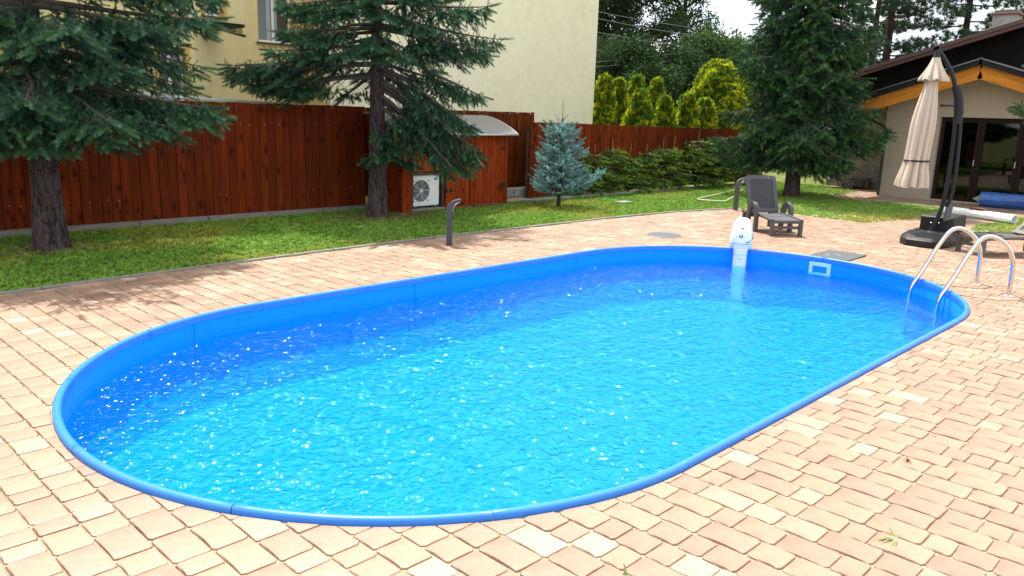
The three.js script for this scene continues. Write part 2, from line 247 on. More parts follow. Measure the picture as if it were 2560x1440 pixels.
// ================================================================== swimming pool and its water
const WATER = -0.168;
{
  const pool = thing('swimming_pool', 'large oval swimming pool with bright blue liner and rounded blue rim', 'pool');
  const liner = phys([0.001, 0.262, 0.9], { roughness: 0.5, specularIntensity: 0.3 }), rim = phys([0.035, 0.20, 0.66], { roughness: 0.38, specularIntensity: 0.6 });
  // wall and floor: one profile swept round the oval
  const N = 220, ring = (off) => { const p = []; const per = 4 * PA + 2 * Math.PI * PR; for (let i = 0; i < N; i++) { let s = i / N * per; let x, z, nx, nz; if (s < 2 * PA) { x = -PA + s; nx = 0; nz = 1; z = PR; } else if ((s -= 2 * PA) < Math.PI * PR) { const a = Math.PI / 2 - s / PR; nx = Math.cos(a); nz = Math.sin(a); x = PA + nx * PR; z = nz * PR; } else if ((s -= Math.PI * PR) < 2 * PA) { x = PA - s; z = -PR; nx = 0; nz = -1; } else { s -= 2 * PA; const a = -Math.PI / 2 - s / PR; nx = Math.cos(a); nz = Math.sin(a); x = -PA + nx * PR; z = nz * PR; } p.push([x - nx * off, z - nz * off]); } return p; };
  const sweep = (prof) => { const P = [], I = []; for (const [off, y] of prof) for (const [x, z] of ring(off)) P.push(x, y, z); for (let k = 0; k + 1 < prof.length; k++) for (let i = 0; i < N; i++) { const a = k * N + i, b = k * N + (i + 1) % N; I.push(a, b, a + N, b, b + N, a + N); } const g = new THREE.BufferGeometry(); g.setAttribute('position', new THREE.Float32BufferAttribute(P, 3)); g.setIndex(I); g.computeVertexNormals(); return g; };
  const D = -0.60, fil = []; for (let i = 0; i <= 6; i++) { const a = i / 6 * Math.PI / 2; fil.push([0.034 + 0.2 * (1 - Math.cos(a)), D + 0.2 * (1 - Math.sin(a))]); }
  obj('wall_liner', sweep([[0.034, 0.004], [0.034, -0.2], [0.034, -0.4], ...fil]), liner, pool);
  obj('floor_liner', flat(stadium(PR - 0.222), D + 0.0006), liner, pool);
  obj('welded_seam', sweep([[0.036, WATER + 0.035], [0.0385, WATER + 0.03], [0.036, WATER + 0.025]]), liner, pool);
  { for (const i of [8, 32, 58, 84, 112, 137, 160, 187, 212]) { const [x, z] = ring(0.035)[i], [x2, z2] = ring(0.035)[i + 1], [x3, z3] = ring(0.038)[i]; const q = new THREE.BoxGeometry(0.016, 0.5, 0.003).rotateY(Math.atan2(-(z2 - z), x2 - x)).translate(x3, -0.26, z3); obj('wall_seam', q, liner, pool); } }
  // coping rail in pieces with open joints
  const prof = []; for (let i = 0; i <= 10; i++) { const a = Math.PI * (1.08 - 1.16 * i / 10); prof.push([Math.cos(a) * 0.0215, Math.sin(a) * 0.019 + 0.004]); } prof.push([0.021, -0.03]); prof.unshift([-0.021, -0.012]);
  const piece = (pts, nrm) => { const P = [], I = [], m = prof.length; pts.forEach(([x, z], k) => { for (const [o, y] of prof) P.push(x - nrm[k][0] * o, y + 0.006, z - nrm[k][1] * o); }); for (let k = 0; k + 1 < pts.length; k++) for (let i = 0; i + 1 < m; i++) { const a = k * m + i; I.push(a, a + m, a + 1, a + 1, a + m, a + m + 1); } for (const k of [0, pts.length - 1]) for (let i = 1; i + 1 < m; i++) I.push(k * m, k * m + i, k * m + i + 1); const g = new THREE.BufferGeometry(); g.setAttribute('position', new THREE.Float32BufferAttribute(P, 3)); g.setIndex(I); g.computeVertexNormals(); return g; };
  const rc = PR - 0.021, gap = 0.0022;
  for (const sgn of [1, -1]) for (let k = 0; k < 4; k++) { const a = -2.02 + k * 1.0 - (k ? 0 : 0.065), b = -2.02 + (k + 1) * 1.0 + (k === 3 ? 0.105 : 0); obj('coping_rail', piece([[a + gap, sgn * rc], [(a + b) / 2, sgn * rc], [b - gap, sgn * rc]], [[0, sgn], [0, sgn], [0, sgn]]), rim, pool); }
  for (const sgn of [1, -1]) for (let k = 0; k < 6; k++) { const pts = [], nn = []; for (let i = 0; i <= 16; i++) { const a = -Math.PI / 2 + Math.PI * (k + i / 16) / 6 + (i === 0 ? gap / rc : i === 16 ? -gap / rc : 0), nx = sgn * Math.cos(a), nz = Math.sin(a); pts.push([sgn * PA + rc * nx, rc * nz]); nn.push([nx, nz]); } obj('coping_rail', piece(pts, nn), rim, pool); }
  // round underwater inlets on the far wall
  const white = phys([0.06, 0.36, 0.8], { roughness: 0.3 });
  for (const x of [-1.15, 2.02]) { const g = new THREE.TorusGeometry(0.07, 0.012, 10, 28).translate(x, -0.40, -PR + 0.052), o = obj('water_inlet', [g, new THREE.CylinderGeometry(0.06, 0.06, 0.012, 24).rotateX(Math.PI / 2).translate(x, -0.40, -PR + 0.054)], white, pool); obj('nozzle', new THREE.CylinderGeometry(0.018, 0.024, 0.03, 16).rotateX(Math.PI / 2).translate(x, -0.40, -PR + 0.07), mat([0.2, 0.32, 0.4]), o); }
  // skimmer mouth in the end wall
  { const a = -0.018, cx = PA + (PR - 0.036) * Math.cos(a), cz = (PR - 0.036) * Math.sin(a), s = new THREE.Group(); s.name = 'skimmer'; s.position.set(cx, -0.115, cz); s.rotation.y = -Math.PI / 2 - a; pool.add(s);
    const fr = phys([0.42, 0.66, 0.76], { roughness: 0.35 });
    obj('skimmer_frame', ext(rect(-0.126, -0.074, 0.126, 0.074), 0.014, [rect(-0.09, -0.05, 0.09, 0.036).reverse()], 0.004), fr, s);
    obj('skimmer_throat', [box(0.2, 0.006, 0.09, 0, 0.045, -0.045), box(0.006, 0.11, 0.09, -0.1, 0, -0.045), box(0.006, 0.11, 0.09, 0.1, 0, -0.045), box(0.2, 0.11, 0.006, 0, 0, -0.09)], mat([0.03, 0.14, 0.4]), s);
    obj('skimmer_flap', box(0.18, 0.05, 0.006, 0, -0.018, -0.03), mat([0.10, 0.25, 0.5]), s); }
}
{ // water: ripples as real relief
  const rg = rngOf(5), comps = [];
  const add = (n, l0, l1, dir, spread, slope) => { for (let i = 0; i < n; i++) { const lam = l0 * Math.pow(l1 / l0, rg()), k = 2 * Math.PI / lam, a = dir + (rg() - 0.5) * spread; comps.push([k * Math.cos(a), k * Math.sin(a), rg() * 6.28, slope / k / Math.sqrt(n) * 1.4]); } };
  add(14, 0.10, 0.24, 2.2, 2.6, 0.065); add(10, 0.25, 0.6, 2.0, 2.2, 0.045);
  const fine = []; { const keep = comps.splice(0); add(22, 0.06, 0.13, 2.3, 6.28, 0.27); fine.push(...comps.splice(0)); comps.push(...keep); }
  const jets = [[-2.35, -0.55], [-1.7, 0.5], [2.6, -0.9]];
  const H = (x, z) => {
    let h = 0; for (const [a, b, p, A] of comps) h += A * Math.sin(a * x + b * z + p);
    const chop = 0.36 + 0.62 * Math.exp(-((x + 2.6) ** 2 / 1.2 + (z - 0.0) ** 2 / 1.5)) + 0.7 * Math.exp(-((x - 2.2) ** 2 + (z + 0.8) ** 2) / 0.9); let f = 0; for (const [a, b, p, A] of fine) f += A * Math.sin(a * x + b * z + p); h += f * chop;
    for (const [jx, jz] of jets) { const r = Math.hypot(x - jx, z - jz); h += 0.0022 * Math.sin(r * 38) * Math.exp(-r * 1.5) * smooth(0, 0.15, r); }
    return h;
  };
  const st = 0.016, nx = Math.ceil((2 * (PA + PR)) / st), nz = Math.ceil(2 * PR / st), P = [], Nn = [], U = [], I = [], id = new Int32Array((nx + 1) * (nz + 1)).fill(-1);
  const vert = (i, j) => { const k = j * (nx + 1) + i; if (id[k] < 0) { const x = -PA - PR + i * st, z = -PR + j * st, h = H(x, z), e = 0.004, hx = (H(x + e, z) - h) / e, hz = (H(x, z + e) - h) / e, l = Math.hypot(hx, 1, hz); id[k] = P.length / 3; P.push(x, WATER + h, z); Nn.push(-hx / l, 1 / l, -hz / l); U.push(x, z); } return id[k]; };
  for (let j = 0; j < nz; j++) for (let i = 0; i < nx; i++) { const x = -PA - PR + (i + 0.5) * st, z = -PR + (j + 0.5) * st; if (outside(x, z) > -0.035) continue; const a = vert(i, j), b = vert(i + 1, j), c = vert(i, j + 1), d = vert(i + 1, j + 1); I.push(a, c, b, b, c, d); }
  const g = new THREE.BufferGeometry(); g.setAttribute('position', new THREE.Float32BufferAttribute(P, 3)); g.setAttribute('normal', new THREE.Float32BufferAttribute(Nn, 3)); g.setAttribute('uv', new THREE.Float32BufferAttribute(U, 2)); g.setIndex(I);
  const rip = tex(512, 512, (x, y) => fbm(x * 32, y * 32, 32, 41, 2), false, 0.9, 0.9);
  const water = new THREE.Group(); water.name = 'water'; kind(water, 'structure'); scene.add(water);
  obj('surface', g, phys([0.5, 0.95, 1.0], { transmission: 1, thickness: 0, ior: 1.33, roughness: 0.06, specularIntensity: 0.55, bumpMap: rip, bumpScale: 0.028 }), water);
  const g2 = g.clone(), p2 = g2.attributes.position, n2 = g2.attributes.normal; for (let i = 0; i < p2.count; i++) { const x = p2.getX(i), z = p2.getZ(i), e = 0.02, hx = (H(z * 0.9 + 7 + e, x * 0.9) - H(z * 0.9 + 7, x * 0.9)) / e, hz = (H(z * 0.9 + 7, x * 0.9 + e) - H(z * 0.9 + 7, x * 0.9)) / e, l = Math.hypot(hx * 2.8, 1, hz * 2.8); p2.setY(i, WATER - 0.05); n2.setXYZ(i, -hx * 2.8 / l, 1 / l, -hz * 2.8 / l); }
  obj('added_refracting_layer', g2, phys([0.6, 0.97, 1.0], { transmission: 1, thickness: 0.6, ior: 1.2, roughness: 0.05, transparent: true, opacity: 0.5 }), water);  // added sheet below the surface, softens the shadow edge on the pool floor
}

{ // dropped needles under the spruces and scattered bits on the paving
  const rg = rngOf(88), stick = box(0.026, 0.0022, 0.003), list = [], cols = [], E = new THREE.Euler();
  const drop = (x, z, y, s, c) => { list.push(new THREE.Matrix4().compose(V(x, y, z), new THREE.Quaternion().setFromEuler(E.set(0, rg() * 6.28, (rg() - 0.5) * 0.2)), V(s, s, s))); cols.push(c); };
  for (const [cx, cz, R, n] of [[-2.54, -5.71, 0.75, 1500], [1.96, -5.94, 0.95, 2400], [2.7, -6.02, 0.5, 600], [11.42, -3.92, 0.7, 700], [5.45, -6.25, 0.5, 500]]) for (let k = 0; k < n; k++) { const a = rg() * 6.28, r = R * Math.sqrt(rg()), v = 0.7 + rg() * 0.6; drop(cx + Math.cos(a) * r, cz + Math.sin(a) * r * 0.6, -0.004 + rg() * 0.008, 0.8 + rg() * 0.6, rgb(0.20 * v, 0.12 * v, 0.06 * v)); }
  for (let k = 0; k < 420; k++) { const x = -7 + rg() * 15, z = -3.6 + rg() * 8; if (outside(x, z) < 0.08 || onLawn(x, z)) continue; const v = 0.6 + rg() * 0.6; drop(x, z, 0.003, 0.2 + 0.5 * rg() * rg(), rgb(0.10 * v, 0.065 * v, 0.035 * v)); }
  instances('plant_litter', stick, mat([1, 1, 1], { roughness: 0.9 }), list, undefined, cols);
}

// ================================================================== fences of upright stained boards
const fenceMat = phys([0.52, 0.38, 0.34], { map: fenceMap, roughness: 0.8, specularIntensity: 0.25, bumpMap: fenceMap, bumpScale: 0.0008 });
const fenceOld = phys([0.45, 0.42, 0.47], { map: fenceMap, roughness: 0.8, specularIntensity: 0.25, bumpMap: fenceMap, bumpScale: 0.0008 });
const shedMat = phys([0.62, 0.5, 0.5], { map: shedMap, roughness: 0.75, specularIntensity: 0.25, bumpMap: shedMap, bumpScale: 0.0008 });
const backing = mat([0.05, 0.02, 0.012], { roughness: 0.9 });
const boardCache = {};
function board(w, h, v, t = 0.016) {       // chamfered plank, standing on y = 0, face towards +z
  const key = [w, h, v, t].join(); if (boardCache[key]) return boardCache[key];
  const c = 0.005, a = w / 2, pr = [[-a, -t], [a, -t], [a, -c], [a - c, 0], [-a + c, 0], [-a, -c]], P = [], U = [], I = [];
  const off = (v % 8) / 8, vo = hash(v, 4, 9);
  for (let i = 0; i < 6; i++) { const p = pr[i], q = pr[(i + 1) % 6], k = P.length / 3; for (const [s, y] of [[p, 0], [q, 0], [p, h], [q, h]]) { P.push(s[0], y, s[1]); U.push(off + clamp((s[0] + a) / w, 0.02, 0.98) / 8, vo + y / 1.7); } I.push(k, k + 2, k + 1, k + 1, k + 2, k + 3); }
  for (const y of [0, h]) { const k = P.length / 3; for (const p of pr) { P.push(p[0], y, p[1]); U.push(off + 0.06, vo); } for (let i = 1; i < 5; i++) y ? I.push(k, k + i + 1, k + i) : I.push(k, k + i, k + i + 1); }
  const g = new THREE.BufferGeometry(); g.setAttribute('position', new THREE.Float32BufferAttribute(P, 3)); g.setAttribute('uv', new THREE.Float32BufferAttribute(U, 2)); g.setIndex(I); return boardCache[key] = (() => { const n = g.toNonIndexed(); n.computeVertexNormals(); return n; })();
}
function fence(name, label, x0, z0, x1, z1, y0, h0, h1, w, m, seed, gap = 0.004) {
  const L = Math.hypot(x1 - x0, z1 - z0), n = Math.round(L / w), rg = rngOf(seed), f = thing(name, label, 'fence', [x0, 0, z0], Math.atan2(-(z1 - z0), x1 - x0), 'timber fences round the garden');
  for (let i = 0; i < n; i++) { const t = (i + 0.5) / n, h = h0 + (h1 - h0) * t, o = obj('plank', board(w - gap, 1, Math.floor(rg() * 24)), m, f); o.position.set(t * L, y0 + (rg() - 0.5) * 0.006, (i % 2 ? 0.004 : -0.002) + (rg() - 0.5) * 0.004); o.scale.y = h - y0 + (rg() - 0.5) * 0.008; o.rotation.z = (rg() - 0.5) * 0.004; o.rotation.y = (rg() - 0.5) * 0.03; }
  obj('added_backing_sheet', box(L - 0.02, Math.min(h0, h1) - y0 - 0.06, 0.008, L / 2, (Math.min(h0, h1) + y0) / 2 - 0.02, -0.028), backing, f);  // added dark sheet, stops daylight showing through the plank gaps
  for (const y of [0.32, 0.82, 1.3]) obj('rail', box(L, 0.05, 0.03, L / 2, Math.min(y, h0 - 0.15), -0.045), m, f);
  for (let k = 0; k <= Math.round(L / 1.6); k++) obj('post', box(0.06, Math.min(h0, h1) - 0.06, 0.06, clamp(k * 1.6, 0.05, L - 0.05), (Math.min(h0, h1) - 0.06) / 2, -0.09), mat([0.1, 0.06, 0.04]), f);
  return f;
}
const fL = fence('board_fence', 'dark reddish brown board fence behind the two big spruces, left of the cabinet', -9.5, -6.9, 2.42, -6.9, 0.03, 1.6, 1.6, 0.122, fenceMat, 3);
fence('board_fence', 'tall dark board fence section directly behind the wooden equipment cabinet', 2.42, -7.02, 6.5, -7.02, 0.16, 1.59, 1.59, 0.098, fenceOld, 5, 0.009);
fence('board_fence', 'lower orange brown board fence behind the blue spruce and young hedge', 5.86, -6.5, 14.6, -6.42, 0.02, 1.42, 1.32, 0.104, fenceMat, 8, 0.0025);
{ // screws of the left fence and its concrete plinth
  const rg = rngOf(44), sc = []; for (let i = 0; i < 96; i++) for (const y of [0.33, 1.3]) if (rg() < 0.45) sc.push(new THREE.CylinderGeometry(0.0045, 0.0045, 0.004, 8).rotateX(Math.PI / 2).translate((i + 0.3 + rg() * 0.4) * 0.122, y + (rg() - 0.5) * 0.02, 0.007));
  kind(obj('screws', sc, mat([0.55, 0.55, 0.55], { metalness: 0.9, roughness: 0.35 }), fL), 'stuff');
  const pl = thing('fence_plinth', 'low grey concrete plinth running under the dark left fence', 'plinth', [0, 0, 0]);
  for (let i = 0; i < 13; i++) obj('plinth_slab', rbox(0.91, 0.11, 0.09, 0.008, -9.0 + i * 0.92, -0.008 + hash(i, 6, 2) * 0.01, -6.86 + hash(i, 3, 2) * 0.012, 1), concrete, pl);
  const bl = thing('concrete_block', 'grey concrete block wall stub beside the wooden equipment cabinet', 'block', [5.45, 0, -6.75]);
  for (const [x, w] of [[-0.02, 0.36], [0.36, 0.34], [0.68, 0.26]]) obj('block', rbox(w, 0.15, 0.2, 0.01, x, 0.10, 0, 2), mat([0.42, 0.43, 0.42], { map: grain, bumpMap: stuccoBump, bumpScale: 0.01, roughness: 0.95 }), bl);
  const pth = kind(obj('garden_slab', rbox(0.8, 0.04, 0.34, 0.008, 5.35, -0.004, -6.42, 1), mat([0.5, 0.38, 0.27], { map: grain, bumpMap: grainBump, bumpScale: 0.004 })), 'structure');
}

// ================================================================== equipment cabinet with arched roof, heat pump in it
{
  const c = thing('equipment_cabinet', 'wooden equipment cabinet with arched translucent roof against the fence', 'cabinet', [2.5, 0, -6.05]);
  const hatchMat = phys([1.15, 1.15, 1.0], { map: shedMap, roughness: 0.75, specularIntensity: 0.25 });
  const dark = mat([0.06, 0.035, 0.02]), iron = mat([0.03, 0.03, 0.035], { roughness: 0.4, metalness: 0.6 });
  // local: front face z = 0, x from 0 to 2.35, depth 0.85
  const plank = (x0, x1, y0, y1, n, name = 'cladding_board', z = 0) => { const w = (x1 - x0) / n; for (let i = 0; i < n; i++) { const o = obj(name, board(w - 0.003, 1, Math.floor(hash(i, Math.round(x0 * 9), 7) * 24)), name === 'hatch_board' ? hatchMat : shedMat, c); o.position.set(x0 + (i + 0.5) * w, y0, z); o.scale.y = y1 - y0; } };
  plank(0, 0.2, 0.0, 1.2, 2); plank(0.9, 1.42, 0.02, 1.2, 5); plank(1.44, 2.33, 0.02, 1.2, 9);
  plank(0.24, 0.86, 0.62, 0.96, 5, 'hatch_board', -0.06); plank(0.24, 0.86, 1.0, 1.2, 5, 'hatch_board', -0.06);
  for (let i = 0; i < 8; i++) { const o = obj('cladding_board', board(0.098, 1, i + 3), shedMat, c); o.position.set(0, 0.02, -0.06 - i * 0.1); o.scale.y = 1.2; o.rotation.y = -Math.PI / 2; const p = obj('cladding_board', board(0.098, 1, i + 9), shedMat, c); p.position.set(2.335, 0.02, -0.06 - i * 0.1); p.scale.y = 1.2; p.rotation.y = Math.PI / 2; }
  obj('frame', [box(2.3, 0.05, 0.05, 1.17, 1.17, -0.05), box(0.66, 0.045, 0.05, 0.55, 0.98, -0.08), box(0.66, 0.045, 0.06, 0.55, 0.585, -0.08), box(0.05, 1.15, 0.05, 0.88, 0.58, -0.06), box(0.05, 1.15, 0.05, 0.225, 0.58, -0.06), box(0.04, 1.15, 0.03, 1.43, 0.6, -0.04)], dark, c);
  obj('back_panel', box(2.3, 1.2, 0.02, 1.17, 0.6, -0.85), dark, c); obj('floor_panel', box(2.28, 0.03, 0.84, 1.17, 0.02, -0.43), concrete, c);
  for (const [x, y] of [[2.2, 0.98], [2.2, 0.36], [0.99, 0.30], [0.99, 0.98]]) obj('hinge', [box(0.14, 0.028, 0.008, x, y, 0.006), cyl(0.012, 0.012, 0.045, x + 0.02, y, 0.012, 10)], iron, c);
  // arched sheet: spans the depth, rises to the back
  const arc = (r0, n = 18) => { const p = []; for (let i = 0; i <= n; i++) { const t = i / n; p.push([0.16 - t * 0.98, 1.215 + 0.30 * Math.sin(t * Math.PI * 0.5) ** 0.85 * r0]); } return p; };
  const sheet = (x0, x1, pts, th) => { const P = [], I = []; for (const [z, y] of pts) P.push(x0, y, z, x1, y, z, x0, y - th, z, x1, y - th, z); for (let i = 0; i + 1 < pts.length; i++) { const a = i * 4; I.push(a, a + 1, a + 4, a + 1, a + 5, a + 4, a + 2, a + 6, a + 3, a + 3, a + 6, a + 7, a + 1, a + 3, a + 5, a + 3, a + 7, a + 5, a, a + 4, a + 2, a + 2, a + 4, a + 6); } I.push(0, 2, 1, 1, 2, 3); const g = new THREE.BufferGeometry(); g.setAttribute('position', new THREE.Float32BufferAttribute(P, 3)); g.setIndex(I); const n = g.toNonIndexed(); n.computeVertexNormals(); return toCreasedNormals(n, 0.6); };
  obj('arched_roof', sheet(-0.12, 2.38, arc(1), 0.012), phys([0.15, 0.15, 0.14], { roughness: 0.42 }), c);
  obj('edge_trim', [box(2.52, 0.024, 0.016, 1.13, 1.212, 0.166), ...[-0.125, 2.385].map((x) => sheet(x - 0.012, x + 0.012, arc(1).map(([z, y]) => [z, y + 0.006]), 0.026))], mat([0.62, 0.63, 0.65], { metalness: 0.7, roughness: 0.3 }), c);
  const hp = thing('heat_pump', 'white heat pump with round fan grille in the wooden cabinet', 'heat pump', [2.75, 0.055, -6.26]);
  const wm = phys([0.72, 0.74, 0.74], { roughness: 0.35 });
  obj('casing', rbox(0.58, 0.50, 0.26, 0.02, 0.29, 0.26, 0), wm, hp);
  obj('fan_recess', new THREE.CylinderGeometry(0.172, 0.172, 0.012, 40).rotateX(Math.PI / 2).translate(0.19, 0.26, 0.128), mat([0.035, 0.035, 0.04]), hp);
  { const gr = []; for (let i = 1; i <= 11; i++) gr.push(new THREE.TorusGeometry(0.0155 * i, 0.0018, 5, 40).translate(0.19, 0.26, 0.142)); for (let i = 0; i < 8; i++) { const a = i * Math.PI / 4; gr.push(bar([0.19 + 0.03 * Math.cos(a), 0.26 + 0.03 * Math.sin(a), 0.144], [0.19 + 0.176 * Math.cos(a), 0.26 + 0.176 * Math.sin(a), 0.144], 0.005, 0.004)); } const g2 = obj('fan_grille', gr, mat([0.6, 0.62, 0.63], { roughness: 0.4, metalness: 0.3 }), hp); obj('grille_hub', new THREE.SphereGeometry(0.03, 20, 12).scale(1, 1, 0.4).translate(0.19, 0.26, 0.144), wm, g2); }
  { const bl = []; for (let i = 0; i < 5; i++) { const a = i * 1.2566; bl.push(new THREE.BoxGeometry(0.15, 0.07, 0.004).rotateX(0.5).translate(0.085, 0, 0).rotateZ(a).translate(0.19, 0.26, 0.134)); } obj('fan_blades', bl, mat([0.25, 0.26, 0.28], { roughness: 0.5 }), hp); }
  for (const [x, y] of [[0.045, 0.42], [0.045, 0.1], [0.34, 0.42], [0.34, 0.1]]) obj('grille_screw', new THREE.CylinderGeometry(0.009, 0.009, 0.01, 12).rotateX(Math.PI / 2).translate(x, y, 0.135), mat([0.05, 0.05, 0.05]), hp);
  obj('type_plate', box(0.075, 0.035, 0.003, 0.50, 0.44, 0.1315), mat([0.05, 0.22, 0.5]), hp);
  obj('feet', [box(0.05, 0.02, 0.26, 0.08, 0, 0), box(0.05, 0.02, 0.26, 0.5, 0, 0)], mat([0.1, 0.1, 0.1]), hp);
  const bw = thing('brick_edging', 'short row of dull red bricks along the cabinet foot', 'bricks', [4.02, 0, -6.0]);
  for (let i = 0; i < 7; i++) obj('brick', rbox(0.078, 0.055, 0.06, 0.006, i * 0.083, 0.012, hash(i, 1, 1) * 0.01, 1), mat([[0.2, 0.10, 0.085], [0.17, 0.085, 0.075], [0.22, 0.115, 0.09]][i % 3], { map: grain, roughness: 0.95 }), bw);
}

// ================================================================== the cream house beyond the fence
const paneGlass = phys([0.85, 0.9, 0.9], { transmission: 1, thickness: 0, roughness: 0.02, ior: 1.5 });
const doorGlass = phys([0.2, 0.22, 0.21], { transmission: 1, thickness: 0, roughness: 0.02, ior: 1.5 });
const plasterBump = { bumpMap: stuccoBump, bumpScale: 0.0015 };
function uvMetres(g, s = 1) { const p = g.attributes.position, n = g.attributes.normal, u = new Float32Array(p.count * 2); for (let i = 0; i < p.count; i++) { const ax = Math.abs(n.getX(i)), ay = Math.abs(n.getY(i)), az = Math.abs(n.getZ(i)); const [a, b] = az >= ax && az >= ay ? [p.getX(i), p.getY(i)] : ax >= ay ? [p.getZ(i), p.getY(i)] : [p.getX(i), p.getZ(i)]; u[2 * i] = a * s; u[2 * i + 1] = b * s; } g.setAttribute('uv', new THREE.BufferAttribute(u, 2)); return g; }
{
  const h = thing('cream_house', 'tall cream rendered house with ochre window surrounds beyond the left fence', 'house', [0, 0, 0]);
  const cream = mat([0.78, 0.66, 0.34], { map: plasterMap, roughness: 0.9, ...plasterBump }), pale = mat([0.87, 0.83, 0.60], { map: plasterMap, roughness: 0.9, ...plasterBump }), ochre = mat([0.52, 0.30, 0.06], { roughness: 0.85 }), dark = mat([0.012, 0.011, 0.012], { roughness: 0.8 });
  const upvc = phys([0.8, 0.81, 0.82], { roughness: 0.3 }), sill = mat([0.09, 0.045, 0.03], { roughness: 0.5 });
  const wall = (name, pts, z, m, holes = [], th = 0.24) => obj(name, uvMetres(ext(pts, th, holes.map((q) => q.slice().reverse())).translate(0, 0, z - th), 0.8), m, h);
  // gable wall facing the garden; ridge runs away from the viewer
  const eave = 4.75, apex = 8.8, roofY = (x) => apex - Math.abs(x - 4.5) * (apex - eave) / 6.3;
  const w1 = rect(2.25, 2.68, 2.98, 3.85);
  wall('gable_wall', [[3.15, 0], [10.78, 0], [10.78, roofY(10.78) - 0.1], [4.5, apex - 0.1], [3.15, roofY(3.15) - 0.1]], -9.0, pale);
  wall('set_back_wall', [[1.95, 0], [3.9, 0], [3.9, roofY(3.9) - 0.1], [1.95, roofY(1.95) - 0.1]], -9.9, cream, [w1]);
  obj('return_wall', uvMetres(box(0.2, 7.0, 0.66, 3.26, 3.5, -9.57)), cream, h);
  // left part stands forward; the upper storey oversails a recess
  const wl = rect(-0.26, 0.9, 0.165, 2.36), wu = rect(-0.12, 2.86, 0.16, 3.9), wu2 = rect(0.47, 2.85, 0.78, 3.9), wf = rect(-2.2, 0.9, -1.5, 2.36);
  wall('front_wall', [[-5.2, 0], [0.268, 0], [0.268, 2.78], [-5.2, 2.78]], -8.2, cream, [wl, wf]);
  wall('front_wall', [[-5.2, 2.782], [1.13, 2.782], [1.13, roofY(1.13) - 0.1], [-1.8, eave - 0.1], [-5.2, eave - 0.1]], -8.198, cream, [wu, wu2], 0.2);
  obj('recess_wall', uvMetres(new THREE.BoxGeometry(Math.hypot(1.73, 1.7), 2.72, 0.06).rotateY(Math.atan2(1.7, 1.73)).translate(1.13, 1.36, -9.05)), cream, h);
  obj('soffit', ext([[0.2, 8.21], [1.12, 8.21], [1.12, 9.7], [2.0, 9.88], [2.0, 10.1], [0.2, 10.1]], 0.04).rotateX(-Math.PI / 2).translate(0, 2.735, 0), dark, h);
  obj('side_wall', [box(0.2, 6, 8, 10.67, 3 - 0.9, -13.25), box(0.2, 3.6, 1.6, 1.03, 4.6, -9.2)], pale, h);
  obj('interior', [box(15.6, 0.1, 0.1, 2.8, 0.05, -16.5), box(15.4, 5, 0.1, 2.8, 2.5, -11.6)], mat([0.5, 0.47, 0.42]), h);
  const surround = (r, z, name = 'window') => {
    const [x0, y0] = r[0], [x1, y1] = r[2], t = 0.045, g = (ins, th, zz) => ext(rect(x0 + ins, y0 + ins, x1 - ins, y1 - ins), th, [rect(x0 + ins + t, y0 + ins + t, x1 - ins - t, y1 - ins - t).reverse()]).translate(0, 0, zz);
    const wdw = obj(name, g(0.002, 0.05, z - 0.17), upvc, h);
    obj('mullion', box(0.045, y1 - y0 - 0.09, 0.045, (x0 + x1) / 2, (y0 + y1) / 2, z - 0.146), upvc, wdw);
    obj('pane', box(x1 - x0 - 0.1, y1 - y0 - 0.1, 0.008, (x0 + x1) / 2, (y0 + y1) / 2, z - 0.15), paneGlass, wdw);
    obj('reveal', [box(0.012, y1 - y0, 0.115, x0 + 0.006, (y0 + y1) / 2, z - 0.058), box(0.012, y1 - y0, 0.115, x1 - 0.006, (y0 + y1) / 2, z - 0.058), box(x1 - x0 - 0.026, 0.012, 0.115, (x0 + x1) / 2, y1 - 0.006, z - 0.058)], ochre, wdw);
    obj('sill', box(x1 - x0 + 0.08, 0.025, 0.2, (x0 + x1) / 2, y0 - 0.014, z - 0.03), sill, wdw);
    obj('curtain', (() => { const P = new THREE.PlaneGeometry((x1 - x0) * 0.3, y1 - y0 - 0.1, 24, 1), p = P.attributes.position; for (let i = 0; i < p.count; i++) p.setZ(i, 0.012 * Math.sin(p.getX(i) * 170)); P.computeVertexNormals(); return P.translate(x0 + (x1 - x0) * 0.62, (y0 + y1) / 2, z - 0.32); })(), mat([0.75, 0.75, 0.78], { roughness: 0.9 }), wdw);
    return wdw;
  };
  const band = (r, z) => { const [x0, y0] = r[0], [x1, y1] = r[2]; obj('ochre_band', [box(0.05, y1 - y0 + 0.1, 0.008, x0 - 0.027, (y0 + y1) / 2, z + 0.004), box(0.05, y1 - y0 + 0.1, 0.008, x1 + 0.027, (y0 + y1) / 2, z + 0.004)], mat([0.62, 0.40, 0.09], { roughness: 0.85 }), h); };
  surround(w1, -9.9); for (const r of [wl, wf]) { surround(r, -8.2); band(r, -8.2); } for (const r of [wu, wu2]) { surround(r, -8.198); band(r, -8.198); }
  // roof: two slopes with overhang
  const roofM = mat([0.05, 0.04, 0.04], { roughness: 0.7 }), sl = (apex - eave) / 6.3, slope = (sgn) => { const len = Math.hypot(6.9, 6.9 * sl), a = Math.atan(sl); return new THREE.BoxGeometry(len, 0.12, 8.2).rotateZ(-sgn * a).translate(4.5 + sgn * 3.45, apex - 3.45 * sl + 0.06, -13.2); };
  obj('roof', [slope(1), slope(-1)], roofM, h);
  // white sheet canopy between house and fence
  const cn = thing('terrace_canopy', 'flat white terrace canopy showing just above the dark fence', 'canopy', [0, 0, 0]);
  obj('canopy_sheet', ext([[-5.5, 1.86], [1.62, 1.60], [1.62, 1.575], [-5.5, 1.80]], 0.55).translate(0, 0, -7.95), phys([0.72, 0.76, 0.8], { roughness: 0.3 }), cn);
